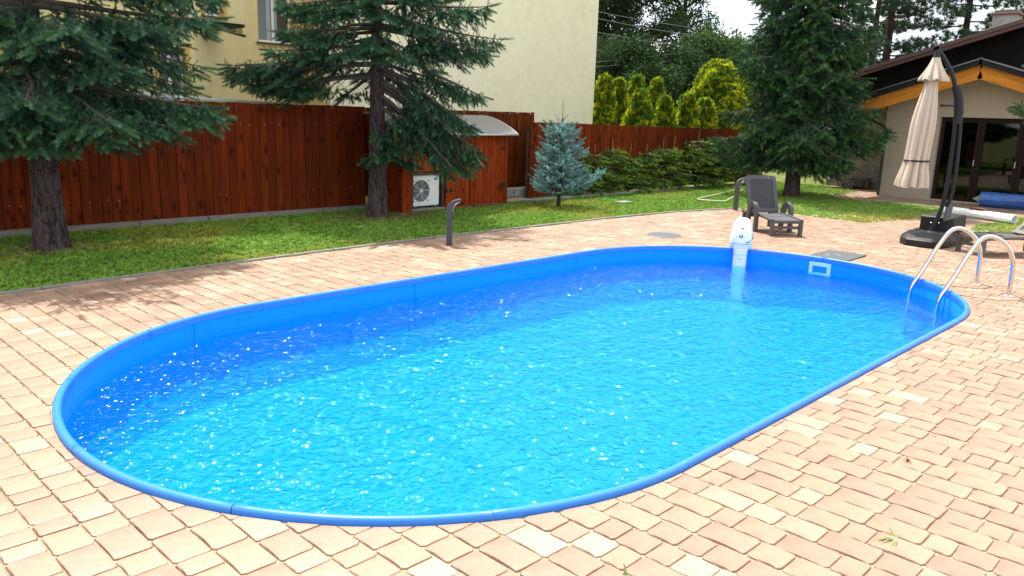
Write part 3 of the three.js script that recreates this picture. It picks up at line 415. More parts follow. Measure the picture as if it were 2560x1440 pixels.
  obj('canopy_post', [box(0.05, 1.7, 0.05, -4.4, 0.85, -7.6), box(0.05, 1.55, 0.05, 1.4, 0.78, -7.6)], mat([0.5, 0.52, 0.55]), cn);
}

// ================================================================== the annexe with its gable, and the dark-roofed house behind
{
  const a = thing('garden_annexe', 'beige garden annexe with orange timber gable and wide glass doors', 'annexe', [13.6, 0, -1.0], -Math.PI / 2);
  // local x = z of the plan (measured from the ridge), local z towards the pool
  const plaster = mat([0.38, 0.335, 0.25], { roughness: 0.9, ...plasterBump }), wood = phys([0.85, 0.33, 0.045], { map: grain, roughness: 0.7, specularIntensity: 0.3 }), black = mat([0.02, 0.02, 0.023], { roughness: 0.45 }), blackRoof = phys([0.012, 0.012, 0.014], { roughness: 0.6, specularIntensity: 0.4 });
  const HW = 2.6, top = 2.78, sl = 0.325, under = (x) => top - Math.abs(x) * sl - 0.15;
  const door = rect(-0.80, 0.03, 1.5, 1.775);
  obj('gable_wall', uvMetres(ext([[-1.92, 0], [1.92, 0], [1.92, under(1.92)], [0, under(0)], [-1.92, under(1.92)]], 0.22, [door.slice().reverse()]).translate(0, 0, -0.22)), plaster, a);
  obj('side_wall', [uvMetres(box(0.2, under(1.92), 3.4, -1.82, under(1.92) / 2, -1.93)), uvMetres(box(0.2, under(1.92), 3.4, 1.82, under(1.92) / 2, -1.93))], plaster, a);
  obj('back_wall', box(3.4, 2.6, 0.1, 0, 1.3, -3.6), mat([0.35, 0.32, 0.28]), a);
  obj('floor_slab', box(3.84, 0.06, 3.62, 0, -0.002, -1.82), mat([0.20, 0.16, 0.12], { roughness: 0.5 }), a);
  obj('ceiling', box(3.4, 0.05, 3.3, 0, 1.95, -1.9), mat([0.4, 0.38, 0.34]), a);
  // rafters and roof
  const len = Math.hypot(HW, HW * sl) + 0.02, an = Math.atan(sl);
  const rafter = (sgn, z, hgt, th, m, nm, dy) => obj(nm, new THREE.BoxGeometry(len, hgt, th).rotateZ(-sgn * an).translate(sgn * HW / 2, top - HW / 2 * sl + dy, z), m, a);
  for (const s of [-1, 1]) { rafter(s, 0.62, 0.26, 0.06, wood, 'verge_board', -0.125); rafter(s, 0.3, 0.09, 0.05, wood, 'rafter', -0.075); for (let k = 0; k < 4; k++) { const o = rafter(s, -0.6 - k * 0.8, 0.09, 0.06, wood, 'rafter', -0.075); } }
  for (const s of [-1, 1]) { obj('roof_slope', new THREE.BoxGeometry(len + 0.06, 0.11, 4.5).rotateZ(-s * an).translate(s * (HW / 2 + 0.02), top - HW / 2 * sl + 0.062, -1.5), blackRoof, a); obj('verge_trim', new THREE.BoxGeometry(len + 0.07, 0.022, 0.04).rotateZ(-s * an).translate(s * (HW / 2 + 0.02), top - HW / 2 * sl + 0.12, 0.755), mat([0.16, 0.17, 0.19], { metalness: 0.6, roughness: 0.35 }), a); }
  for (const s of [-1, 1]) { obj('purlin', box(0.1, 0.12, 0.95, s * 2.02, under(2.02) - 0.03, 0.2), wood, a); for (let k = 0; k < 5; k++) obj('soffit_board', new THREE.BoxGeometry(0.13, 0.016, 4.2).rotateZ(-s * an).translate(s * (2.5 - k * 0.14), top - (2.5 - k * 0.14) * sl - 0.02, -1.4), wood, a); }
  // gutter and downpipe
  obj('gutter', tube([[-HW - 0.04, top - HW * sl - 0.06, 0.7], [-HW - 0.04, top - HW * sl - 0.07, -2], [-HW - 0.04, top - HW * sl - 0.08, -3.6]], 0.045, 8, 8), black, a);
  obj('downpipe', tube([[-HW - 0.02, top - HW * sl - 0.1, 0.1], [-2.45, 1.78, 0.08], [-2.12, 1.62, 0.06], [-1.9, 1.5, 0.05], [-1.87, 1.35, 0.05], [-1.87, 0.7, 0.05], [-1.87, 0.02, 0.05]], 0.028, 60, 10), black, a);
  // glass doors
  const fr = phys([0.016, 0.008, 0.007], { roughness: 0.6, specularIntensity: 0.3 });
  for (const [x0, x1] of [[-0.80, -0.02], [-0.02, 0.74], [0.74, 1.5]]) { const d = obj('door_leaf', ext(rect(x0 + 0.004, 0.034, x1 - 0.004, 1.77), 0.06, [rect(x0 + 0.075, 0.13, x1 - 0.075, 1.68).reverse()]).translate(0, 0, -0.16), fr, a); obj('pane', box(x1 - x0 - 0.16, 1.54, 0.008, (x0 + x1) / 2, 0.905, -0.13), doorGlass, d); obj('handle', box(0.015, 0.12, 0.04, x1 - 0.045, 0.85, -0.085), mat([0.5, 0.5, 0.5], { metalness: 0.9, roughness: 0.3 }), d); }
  // things in the room behind the glass
  const cur = (x, w) => { const P = new THREE.PlaneGeometry(w, 1.62, 40, 1), p = P.attributes.position; for (let i = 0; i < p.count; i++) p.setZ(i, 0.02 * Math.sin(p.getX(i) * 90)); P.computeVertexNormals(); return P.translate(x, 0.87, -0.32); };
  obj('curtain', [cur(-0.62, 0.10), cur(0.06, 0.26)], mat([0.4, 0.42, 0.39], { roughness: 0.9 }), a);
  const tb = thing('dining_chair', 'pale wire chair standing inside the annexe glass doors', 'chair', [14.9, 0.03, -0.95]); const wire = mat([0.5, 0.5, 0.48], { metalness: 0.5, roughness: 0.4 });
  obj('seat', rbox(0.3, 0.02, 0.3, 0.008, 0, 0.33, 0), wire, tb); obj('backrest', rbox(0.02, 0.3, 0.3, 0.008, 0.15, 0.5, 0), wire, tb); for (const [x, z] of [[-0.13, -0.13], [-0.13, 0.13], [0.13, -0.13], [0.13, 0.13]]) obj('leg', cyl(0.008, 0.008, 0.33, x, 0.165, z, 8), wire, tb);

  const m = thing('dark_roofed_house', 'house with black boarded gable, brown verge and rough grey wall behind the annexe', 'house', [15.3, 0, -1.0], -Math.PI / 2);
  const stucco = mat([0.36, 0.31, 0.25], { map: grain, roughness: 0.95, bumpMap: stuccoBump, bumpScale: 0.03 });
  obj('stucco_wall', uvMetres(ext([[-3.75, 0], [6, 0], [6, 2.0], [-3.75, 2.0]], 0.3).translate(0, 0, -0.3), 0.6), stucco, m);
  obj('plinth', box(9.8, 0.16, 0.06, 1.1, 0.08, 0.03), mat([0.34, 0.27, 0.22], { map: grain }), m);
  obj('side_wall', uvMetres(box(0.3, 2.4, 8, -3.6, 1.2, -4.3), 0.6), stucco, m);
  const rk = (x) => 3.70 + x * 0.30;                 // verge line
  const boards = [], dk = phys([0.008, 0.007, 0.006], { roughness: 0.8, specularIntensity: 0.2 });
  for (let i = 0; i < 66; i++) { const x = -3.95 + i * 0.125; obj('gable_board', ext([[x, 1.9], [x + 0.118, 1.9], [x + 0.118, rk(x + 0.118) - 0.02], [x, rk(x) - 0.02]], 0.03).translate(0, 0, 0.04), dk, m); }
  const L = 10, ra = Math.atan(0.30), cxr = 0.3;
  obj('verge_board', new THREE.BoxGeometry(L, 0.075, 0.05).rotateZ(ra).translate(cxr, rk(cxr) - 0.03, 0.42), mat([0.13, 0.055, 0.045], { roughness: 0.6 }), m);
  obj('roof_slope', new THREE.BoxGeometry(L, 0.08, 9).rotateZ(ra).translate(cxr, rk(cxr) + 0.052, -4.02), mat([0.10, 0.06, 0.05], { roughness: 0.7 }), m);
  const ch = obj('chimney', uvMetres(box(0.5, 0.62, 0.5, -0.68, 3.86, -1.7)), mat([0.55, 0.54, 0.5], { map: grain, roughness: 0.95, bumpMap: stuccoBump, bumpScale: 0.02 }), m);
  obj('chimney_cap', [rbox(0.6, 0.05, 0.6, 0.01, -0.68, 4.19, -1.7, 1), rbox(0.48, 0.06, 0.48, 0.01, -0.68, 4.245, -1.7, 1)], mat([0.16, 0.09, 0.07]), ch);
}

// ================================================================== trees and shrubs
function needleShoot(seed, n, len, nl, w, spread = 1) {          // a twig ringed with needles, along +y
  const rg = rngOf(seed), P = [];
  for (let i = 0; i < n; i++) {
    const t = i / n, a = i * 2.399 + rg() * 0.5, y = t * len, c = Math.cos(a), s = Math.sin(a), l = nl * (0.8 + rg() * 0.4) * (1 - 0.25 * t), up = 0.3 + 0.55 * t * t + rg() * 0.25, out = l * spread;
    const tx = c * out, ty = y + l * up, tz = s * out, wx = -s * w, wz = c * w;
    P.push(wx, y, wz, -wx, y, -wz, tx, ty, tz);
  }
  for (let k = 0; k < 3; k++) { const a = k * 2.094, b = a + 2.094, r = w * 1.3; P.push(Math.cos(a) * r, 0, Math.sin(a) * r, Math.cos(b) * r, 0, Math.sin(b) * r, 0, len, 0); }
  const g = new THREE.BufferGeometry(); g.setAttribute('position', new THREE.Float32BufferAttribute(P, 3)); g.computeVertexNormals(); return g;
}
const bark = mat([0.3, 0.28, 0.3], { map: barkTex, bumpMap: barkBump, bumpScale: 0.02, roughness: 0.95 });
const twigBark = mat([0.09, 0.075, 0.06], { roughness: 0.95 });
const needleMat = phys([1, 1, 1], { roughness: 0.7, specularIntensity: 0.3 });
function trunkGeo(h, r0, r1, seed, flare = 1.25) {
  const rg = rngOf(seed), pts = []; for (let i = 0; i <= 10; i++) { const t = i / 10; pts.push(new THREE.Vector2(0, 0)); }
  const n = 18, P = [], U = [], I = [], ys = [-0.06, 0.05, 0.2, 0.5, 0.9, 1.4, 2, 3, 4.5, 6.5, 10].filter((y) => y < h).concat(h);
  ys.forEach((y, k) => { const t = clamp(y / h), r = (r0 + (r1 - r0) * t) * (1 + (flare - 1) * Math.exp(-Math.max(y, 0) * 7)); for (let i = 0; i <= n; i++) { const a = i / n * 2 * Math.PI, q = r * (1 + 0.05 * Math.sin(a * 5 + seed) + 0.04 * (hash(i % n, k, seed) - 0.5)); P.push(Math.cos(a) * q, y, Math.sin(a) * q); U.push(i / n * 2, y * 1.1); } });
  for (let k = 0; k + 1 < ys.length; k++) for (let i = 0; i < n; i++) { const a = k * (n + 1) + i; I.push(a, a + n + 1, a + 1, a + 1, a + n + 1, a + n + 2); }
  const g = new THREE.BufferGeometry(); g.setAttribute('position', new THREE.Float32BufferAttribute(P, 3)); g.setAttribute('uv', new THREE.Float32BufferAttribute(U, 2)); g.setIndex(I); g.computeVertexNormals(); return g;
}
// one bough: main limb, side twigs, hanging and spreading shoots
function bough(out, o) {
  const { y0, az, len, rise, sag, tipUp = 0.12, bare = 0.3, dens = 1, size = 1, width = 0.5, hang = 0.25, rg, tone } = o;
  const dx = Math.cos(az), dz = Math.sin(az), P = (t) => V(dx * len * t, y0 + len * (rise * t + sag * t * t + tipUp * t * t * t), dz * len * t);
  const pts = []; for (let i = 0; i <= 5; i++) pts.push(P(i / 5).add(V((rg() - 0.5) * 0.04, 0, (rg() - 0.5) * 0.04)));
  out.wood.push(taperTube(pts, 0.014 + 0.014 * len, 0.005, 5));
  const T = (t) => P(Math.min(1, t + 0.03)).sub(P(t - 0.03)).normalize();
  const shoot = (p, d, s, k) => { out.list.push(place(p, d, s * size * (0.8 + rg() * 0.5), rg() * 6.28)); const c = tone(rg, k); out.cols.push(c); };
  const step = 0.075 / dens;
  for (let t = bare * 0.6; t < 1; t += step / len * (0.55 + 0.9 * rg())) {
    const p = P(t), f = T(t), side = V(-f.z, 0, f.x).normalize();
    for (const s of [-1, 1]) {
      if (rg() < (t < bare ? 0.45 : 0.12)) continue;
      const l = width * len * (0.25 + 0.75 * Math.sin(Math.PI * Math.min(1, 0.18 + t * 0.8))) * (0.35 + rg() * 0.85) * (1.05 - 0.55 * t);
      const d = f.clone().multiplyScalar(0.75 + 0.3 * rg()).addScaledVector(side, s * (0.75 + rg() * 0.4)).add(V(0, -hang * (0.5 + rg()), 0)).normalize();
      const n = Math.max(2, Math.round(l / 0.058 * dens)), end = p.clone().addScaledVector(d, l).add(V(0, -hang * l * 0.5, 0));
      out.wood.push(taperTube([p, p.clone().lerp(end, 0.5).add(V(0, 0.02, 0)), end], 0.006, 0.0025, 3));
      const from = t < bare ? 0.75 : Math.max(0, 0.42 - 0.5 * (t - bare));
      for (let i = 0; i <= n; i++) {
        const u = i / n; if (u < from) continue;
        const q = p.clone().lerp(end, u), sd = V(-d.z, 0, d.x).multiplyScalar((i % 2 ? 1 : -1) * (0.55 + rg() * 0.5));
        shoot(q, d.clone().add(sd).add(V((rg() - 0.5) * 0.3, (rg() - 0.6) * 0.5, (rg() - 0.5) * 0.3)), 1 - 0.25 * u, Math.max(t, u * 0.9));
        if (rg() < hang) shoot(q, V((rg() - 0.5) * 0.7, -1, (rg() - 0.5) * 0.7).addScaledVector(d, 0.5), 0.9, 0.2);
        if (rg() < 0.5) shoot(q, d.clone().multiplyScalar(0.6).add(V((rg() - 0.5), 0.7, (rg() - 0.5))), 0.75, 0.8);
      }
      shoot(end, d, 1.1, 1);
    }
  }
  for (let i = 0; i < 3; i++) shoot(P(1), T(0.97).add(V((rg() - 0.5) * 0.4, 0.1, (rg() - 0.5) * 0.4)), 1.15, 1);
}
function conifer(name, label, cat, group, x, z, turn, trunkG, boughs, geo, rg) {
  const t = thing(name, label, cat, [x, 0, z], turn, group), out = { wood: [], list: [], cols: [] };
  for (const b of boughs) bough(out, b);
  obj('trunk', trunkG, bark, t); obj('branches', out.wood, twigBark, t);
  instances('needles', geo, needleMat, out.list, t, out.cols);
  console.log(label.slice(0, 24), out.list.length); return t;
}
const AZR = Math.atan2(0.718, 0.695);       // plan angle of "right" as seen by the viewer
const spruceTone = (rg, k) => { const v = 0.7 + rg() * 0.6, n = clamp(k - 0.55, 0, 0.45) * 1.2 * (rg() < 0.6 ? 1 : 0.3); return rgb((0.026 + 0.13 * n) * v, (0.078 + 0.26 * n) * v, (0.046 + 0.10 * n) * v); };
const backlitSpruceTone = (rg, k) => { const v = 0.7 + rg() * 0.6, n = clamp(k - 0.55, 0, 0.45) * (rg() < 0.5 ? 1 : 0.3); return rgb((0.026 + 0.12 * n) * v, (0.068 + 0.25 * n) * v, (0.034 + 0.06 * n) * v); };  // spruce green made darker: the shade of the backlit tree painted in
const shootBig = needleShoot(3, 112, 0.135, 0.028, 0.0023, 1.0), shootFar = needleShoot(4, 34, 0.15, 0.045, 0.0055, 0.9);
{ // left spruce
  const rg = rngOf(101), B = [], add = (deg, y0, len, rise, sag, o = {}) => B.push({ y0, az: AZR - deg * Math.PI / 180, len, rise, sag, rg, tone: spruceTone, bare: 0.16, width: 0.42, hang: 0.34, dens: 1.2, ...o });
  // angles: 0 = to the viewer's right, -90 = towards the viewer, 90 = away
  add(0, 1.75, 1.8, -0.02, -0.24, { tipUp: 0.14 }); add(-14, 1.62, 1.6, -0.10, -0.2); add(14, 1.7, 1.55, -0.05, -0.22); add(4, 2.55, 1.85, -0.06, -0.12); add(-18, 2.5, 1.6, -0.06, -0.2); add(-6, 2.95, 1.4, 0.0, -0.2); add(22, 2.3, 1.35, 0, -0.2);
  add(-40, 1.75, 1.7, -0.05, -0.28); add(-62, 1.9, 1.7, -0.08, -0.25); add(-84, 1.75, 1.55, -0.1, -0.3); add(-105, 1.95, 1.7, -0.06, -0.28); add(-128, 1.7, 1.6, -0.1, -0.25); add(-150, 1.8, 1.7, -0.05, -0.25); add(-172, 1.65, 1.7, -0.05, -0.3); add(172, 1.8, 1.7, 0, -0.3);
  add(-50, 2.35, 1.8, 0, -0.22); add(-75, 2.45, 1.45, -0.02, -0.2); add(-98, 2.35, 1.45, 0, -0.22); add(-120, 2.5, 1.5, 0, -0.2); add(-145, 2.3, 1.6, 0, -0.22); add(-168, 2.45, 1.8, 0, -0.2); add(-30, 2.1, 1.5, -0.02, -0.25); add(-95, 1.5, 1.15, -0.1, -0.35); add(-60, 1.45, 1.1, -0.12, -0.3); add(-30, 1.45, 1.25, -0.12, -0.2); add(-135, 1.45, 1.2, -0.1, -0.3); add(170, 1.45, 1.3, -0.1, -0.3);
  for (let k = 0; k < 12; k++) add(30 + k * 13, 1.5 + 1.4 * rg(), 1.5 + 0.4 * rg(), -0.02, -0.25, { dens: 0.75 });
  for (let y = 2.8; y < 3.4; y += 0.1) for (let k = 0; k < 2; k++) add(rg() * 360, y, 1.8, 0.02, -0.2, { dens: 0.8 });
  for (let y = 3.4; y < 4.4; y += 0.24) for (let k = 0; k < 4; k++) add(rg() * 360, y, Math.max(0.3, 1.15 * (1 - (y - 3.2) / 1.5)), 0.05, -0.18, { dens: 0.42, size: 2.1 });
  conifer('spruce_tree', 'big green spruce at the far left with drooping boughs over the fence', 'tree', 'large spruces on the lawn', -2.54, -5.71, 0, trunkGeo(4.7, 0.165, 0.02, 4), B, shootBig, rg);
}
{ // middle spruce
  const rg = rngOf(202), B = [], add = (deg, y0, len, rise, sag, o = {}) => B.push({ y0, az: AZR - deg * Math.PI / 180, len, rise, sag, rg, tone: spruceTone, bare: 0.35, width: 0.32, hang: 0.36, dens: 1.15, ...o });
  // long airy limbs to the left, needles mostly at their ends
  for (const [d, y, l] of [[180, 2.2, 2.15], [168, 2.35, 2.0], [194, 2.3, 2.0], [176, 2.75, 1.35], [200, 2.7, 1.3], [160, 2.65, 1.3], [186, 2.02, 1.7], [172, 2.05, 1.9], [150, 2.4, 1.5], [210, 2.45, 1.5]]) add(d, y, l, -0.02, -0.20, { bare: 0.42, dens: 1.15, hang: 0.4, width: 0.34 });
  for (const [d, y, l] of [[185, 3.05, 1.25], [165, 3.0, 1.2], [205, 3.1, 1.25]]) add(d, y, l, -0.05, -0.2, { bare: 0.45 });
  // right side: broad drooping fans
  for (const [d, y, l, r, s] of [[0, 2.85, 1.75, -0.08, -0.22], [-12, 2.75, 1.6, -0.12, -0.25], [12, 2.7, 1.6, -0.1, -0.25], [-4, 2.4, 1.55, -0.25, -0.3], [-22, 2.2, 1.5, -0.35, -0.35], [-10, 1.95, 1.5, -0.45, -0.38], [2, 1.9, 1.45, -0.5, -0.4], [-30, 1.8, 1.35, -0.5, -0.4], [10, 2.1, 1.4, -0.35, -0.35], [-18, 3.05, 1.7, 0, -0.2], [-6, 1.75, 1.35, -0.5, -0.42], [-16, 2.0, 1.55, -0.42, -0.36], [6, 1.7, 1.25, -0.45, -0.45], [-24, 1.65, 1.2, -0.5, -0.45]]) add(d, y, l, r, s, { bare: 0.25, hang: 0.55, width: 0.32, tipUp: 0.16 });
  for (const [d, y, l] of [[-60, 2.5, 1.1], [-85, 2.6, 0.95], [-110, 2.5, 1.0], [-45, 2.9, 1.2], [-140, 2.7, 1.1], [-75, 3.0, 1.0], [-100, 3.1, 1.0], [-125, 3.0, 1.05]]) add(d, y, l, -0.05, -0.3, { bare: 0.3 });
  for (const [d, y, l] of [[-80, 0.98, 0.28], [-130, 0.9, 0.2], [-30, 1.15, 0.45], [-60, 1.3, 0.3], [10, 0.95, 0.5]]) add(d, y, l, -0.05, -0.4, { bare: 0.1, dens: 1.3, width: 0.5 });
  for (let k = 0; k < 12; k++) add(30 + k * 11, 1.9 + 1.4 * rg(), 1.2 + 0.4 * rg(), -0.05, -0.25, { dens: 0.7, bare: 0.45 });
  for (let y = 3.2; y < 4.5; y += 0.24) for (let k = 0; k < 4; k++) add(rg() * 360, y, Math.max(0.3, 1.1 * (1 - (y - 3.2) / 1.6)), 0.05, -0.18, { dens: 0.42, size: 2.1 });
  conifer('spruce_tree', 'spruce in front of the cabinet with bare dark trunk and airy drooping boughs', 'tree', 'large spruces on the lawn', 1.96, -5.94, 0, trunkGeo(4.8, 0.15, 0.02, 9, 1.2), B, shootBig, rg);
}
{ // right spruce, dense; its backlit shade is put into the needle colour
  const rg = rngOf(303), B = [], add = (deg, y0, len, rise, sag, o = {}) => B.push({ y0, az: deg * Math.PI / 180, len, rise, sag, rg, tone: backlitSpruceTone, bare: 0.08, width: 0.42, hang: 0.5, dens: 0.85, ...o });
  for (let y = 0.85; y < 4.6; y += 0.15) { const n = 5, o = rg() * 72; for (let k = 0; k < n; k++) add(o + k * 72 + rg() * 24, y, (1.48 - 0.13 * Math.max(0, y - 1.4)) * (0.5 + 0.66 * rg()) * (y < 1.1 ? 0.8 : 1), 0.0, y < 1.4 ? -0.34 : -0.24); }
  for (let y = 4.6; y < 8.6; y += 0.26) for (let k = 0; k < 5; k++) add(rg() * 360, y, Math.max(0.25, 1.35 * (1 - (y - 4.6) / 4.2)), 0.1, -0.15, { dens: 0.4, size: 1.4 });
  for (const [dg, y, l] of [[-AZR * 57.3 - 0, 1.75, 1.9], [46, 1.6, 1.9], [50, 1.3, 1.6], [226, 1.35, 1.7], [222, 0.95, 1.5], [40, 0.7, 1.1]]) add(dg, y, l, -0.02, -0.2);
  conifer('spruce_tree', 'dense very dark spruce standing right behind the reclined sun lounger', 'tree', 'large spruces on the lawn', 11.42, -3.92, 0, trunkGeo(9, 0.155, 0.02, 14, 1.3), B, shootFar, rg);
}
{ // small blue spruce
  const rg = rngOf(404), B = [], tone = (r, k) => { const v = 0.75 + r() * 0.5; return rgb(0.18 * v, (0.31 + 0.04 * k) * v, (0.30 + 0.04 * k) * v); };
  for (let y = 0.22; y < 1.4; y += 0.1) { const n = 5, o = rg() * 60; for (let k = 0; k < n; k++) { const l = (0.49 - 0.31 * (y - 0.22) / 1.18) * (0.65 + 0.5 * rg()); B.push({ y0: y, az: (o + k * 72 + rg() * 30) * Math.PI / 180, len: l, rise: 0.16, sag: 0.02, tipUp: 0.12, bare: 0.1, dens: 0.95, width: 0.42, hang: 0.05, size: 0.95, rg, tone }); } }
  B.push({ y0: 0.42, az: AZR, len: 0.68, rise: 0.1, sag: 0.05, bare: 0.1, width: 0.45, hang: 0.05, rg, tone }, { y0: 0.36, az: AZR + 0.3, len: 0.62, rise: 0.1, sag: 0.05, bare: 0.1, width: 0.45, hang: 0.05, rg, tone });
  const t = conifer('blue_spruce', 'small silvery blue spruce on the lawn before the right fence', 'tree', undefined, 5.42, -5.36, 0, trunkGeo(1.5, 0.032, 0.008, 2, 1.3), B, needleShoot(8, 60, 0.12, 0.024, 0.0032, 1.0), rg);
  const top = []; for (let i = 0; i < 9; i++) { const a = i * 2.4; top.push(place(V(0, 1.3 + 0.02 * i, 0), V(Math.cos(a) * 0.8, 0.8, Math.sin(a) * 0.8), 1.6)); } for (let i = 0; i < 5; i++) top.push(place(V(0, 1.34 + i * 0.055, 0), V(0.02, 1, 0), 0.75, i, 0.45));
  instances('leader_shoot', needleShoot(12, 44, 0.1, 0.02, 0.0024, 0.8), mat([0.14, 0.23, 0.21]), top, t); obj('leader', taperTube([V(0, 1.2, 0), V(0.005, 1.6, 0), V(0, 1.84, 0)], 0.008, 0.004, 6), mat([0.14, 0.16, 0.12]), t);
}
{ // young hedge of firs along the right fence
  const fresh = needleShoot(21, 34, 0.12, 0.022, 0.0036, 1.0), spots = [[7.0, -6.32, 0.72, 'leftmost, half hidden by the blue spruce'], [7.55, -6.3, 0.86, 'slender, second from the blue spruce'], [8.15, -6.32, 0.95, 'third from the blue spruce'], [8.75, -6.3, 0.84, 'fourth from the blue spruce'], [9.35, -6.3, 0.86, 'fifth from the blue spruce'], [9.95, -6.28, 0.98, 'sixth, with a bare leader'], [10.35, -6.26, 0.98, 'seventh, with two upright leaders'], [11.25, -6.2, 1.12, 'tallest and widest, with bright yellow green tips'], [12.0, -6.15, 0.84, 'right of the tallest fir, low and bushy'], [12.95, -6.1, 0.78, 'low, beside the dark spruce']];
  spots.forEach(([x, z, h, which], i) => {
    const rg = rngOf(500 + i), B = [], bright = i >= 7 ? 0.6 : 0.4, tone = (r, k) => { const v = 0.7 + r() * 0.6, n = k > 0.7 && r() < bright ? 1 : 0; return rgb((0.06 + 0.2 * n) * v, (0.15 + 0.2 * n) * v, (0.026 + 0.02 * n) * v); }, W = i === 7 ? 0.55 : 0.42;
    for (let y = 0.1; y < h - 0.08; y += 0.085) for (let k = 0; k < 5; k++) B.push({ y0: y, az: rg() * 6.28, len: W * (1.05 - 0.62 * y / h) * (0.7 + 0.5 * rg()), rise: 0.25, sag: -0.35, tipUp: 0.05, bare: 0.1, dens: 0.72, width: 0.42, hang: 0.12, size: 0.95, rg, tone });
    const t = conifer('young_fir', `young green fir in the fence hedge, ${which}`, 'fir', 'young firs planted along the right fence', x, z, rg() * 6, trunkGeo(h, 0.022, 0.006, i + 30), B, fresh, rg);
    obj('leader', taperTube([V(0, h - 0.1, 0), V(0.01, h + 0.05, 0), V(0.0, h + 0.14 + 0.06 * rg(), 0.01)], 0.009, 0.005, 6), mat([0.22, 0.17, 0.06]), t);
  });
  const dk = rngOf(640), B = [], tone = (r) => { const v = 0.7 + r() * 0.5; return rgb(0.03 * v, 0.055 * v, 0.03 * v); };
  for (let y = 0.1; y < 0.95; y += 0.07) for (let k = 0; k < 5; k++) B.push({ y0: y, az: dk() * 6.28, len: 0.26 * (1.1 - 0.7 * y), rise: 0.7, sag: 0, bare: 0.1, dens: 0.8, width: 0.35, hang: 0.02, rg: dk, tone });
  conifer('dwarf_cypress', 'small dark upright conifer behind the tallest hedge fir', 'conifer', undefined, 12.05, -6.3, 0, trunkGeo(1.0, 0.02, 0.006, 77), B, fresh, dk);
}
// golden thujas: flat fans of scale leaves, gold at the growing ends and green further in
function fan(seed) { const rg = rngOf(seed), P = []; for (let i = 0; i < 13; i++) { const a = (i / 12 - 0.5) * 1.7 + (rg() - 0.5) * 0.12, l = 0.13 * (0.7 + 0.5 * rg()) * Math.cos(a * 0.6), y0 = 0.02 + 0.05 * rg(), w = 0.009, x1 = Math.sin(a) * l, y1 = y0 + Math.cos(a) * l, zz = (rg() - 0.5) * 0.02; P.push(-w * 0.5, y0, 0, w * 0.5, y0, 0, x1 - w, y1 * 0.8, zz, w * 0.5, y0, 0, x1 + w, y1 * 0.8, zz, x1, y1, zz, w * 0.5, y0, 0, x1, y1, zz, x1 - w, y1 * 0.8, zz); } const g = new THREE.BufferGeometry(); g.setAttribute('position', new THREE.Float32BufferAttribute(P, 3)); g.computeVertexNormals(); return g; }
{
  const fans = fan(5), leaf = phys([1, 1, 1], { roughness: 0.95, transmission: 0.45, thickness: 0, specularIntensity: 0.2 });
  const spots = [[12.45, -10.0, 2.55, 0.46, 'first of the back row, next to the house wall'], [13.2, -10.1, 2.5, 0.44, 'second of the back row from the house wall'], [13.95, -10.0, 2.62, 0.46, 'third of the back row from the house wall'], [14.9, -10.0, 2.58, 0.5, 'fourth of the back row, right end'], [12.05, -8.5, 2.16, 0.55, 'broad cone in the front row'], [13.1, -8.45, 2.04, 0.42, 'narrow, second in the front row'], [14.12, -8.4, 2.12, 0.5, 'third in the front row'], [15.05, -8.4, 2.05, 0.48, 'fourth in the front row'], [17.0, -9.2, 3.22, 1.15, 'the largest, a wide rounded cone'], [19.4, -9.6, 3.0, 0.8, 'behind the largest, beside the dark spruce']];
  spots.forEach(([x, z, h, r, which], i) => {
    const rg = rngOf(700 + i), t = thing('golden_thuja', `golden thuja beyond the right fence, ${which}`, 'thuja', [x, 0, z], 0, 'golden thujas beyond the right fence'), list = [], cols = [], n = Math.round(1500 * (r * h));
    for (let k = 0; k < n; k++) {
      const y = 0.25 + (h - 0.3) * Math.pow(rg(), 0.85), a = rg() * 6.28, prof = r * Math.pow(clamp(1 - Math.pow(y / h, i === 8 ? 2.2 : 1.7)), i === 8 ? 0.62 : 0.85) * (0.88 + 0.16 * Math.sin(a * 4 + i + y * 5)), depth = Math.sqrt(rg()), q = prof * (0.45 + 0.6 * depth), out = V(Math.cos(a), 0, Math.sin(a));
      list.push(place(V(out.x * q, y, out.z * q), out.multiplyScalar(0.5 + 0.3 * rg()).add(V((rg() - 0.5) * 0.5, 1, (rg() - 0.5) * 0.5)), 0.75 + rg() * 0.6, rg() * 6.28));
      const gold = depth > 0.7 && rg() < 0.52 ? 1 : 0, v = 0.75 + rg() * 0.5; cols.push(gold ? rgb(0.54 * v, 0.56 * v, 0.025) : rgb(0.11 * v, 0.21 * v, 0.02));
    }
    for (let k = 0; k < 14; k++) { list.push(place(V((rg() - 0.5) * r * 0.3, h - 0.16 + 0.1 * rg(), (rg() - 0.5) * r * 0.3), V((rg() - 0.5) * 0.5, 1, (rg() - 0.5) * 0.5), 1.1)); cols.push(rgb(0.48, 0.42, 0.02)); }
    obj('trunk', trunkGeo(h * 0.85, 0.05, 0.012, i + 60), twigBark, t); instances('foliage', fans, leaf, list, t, cols);
  });
}
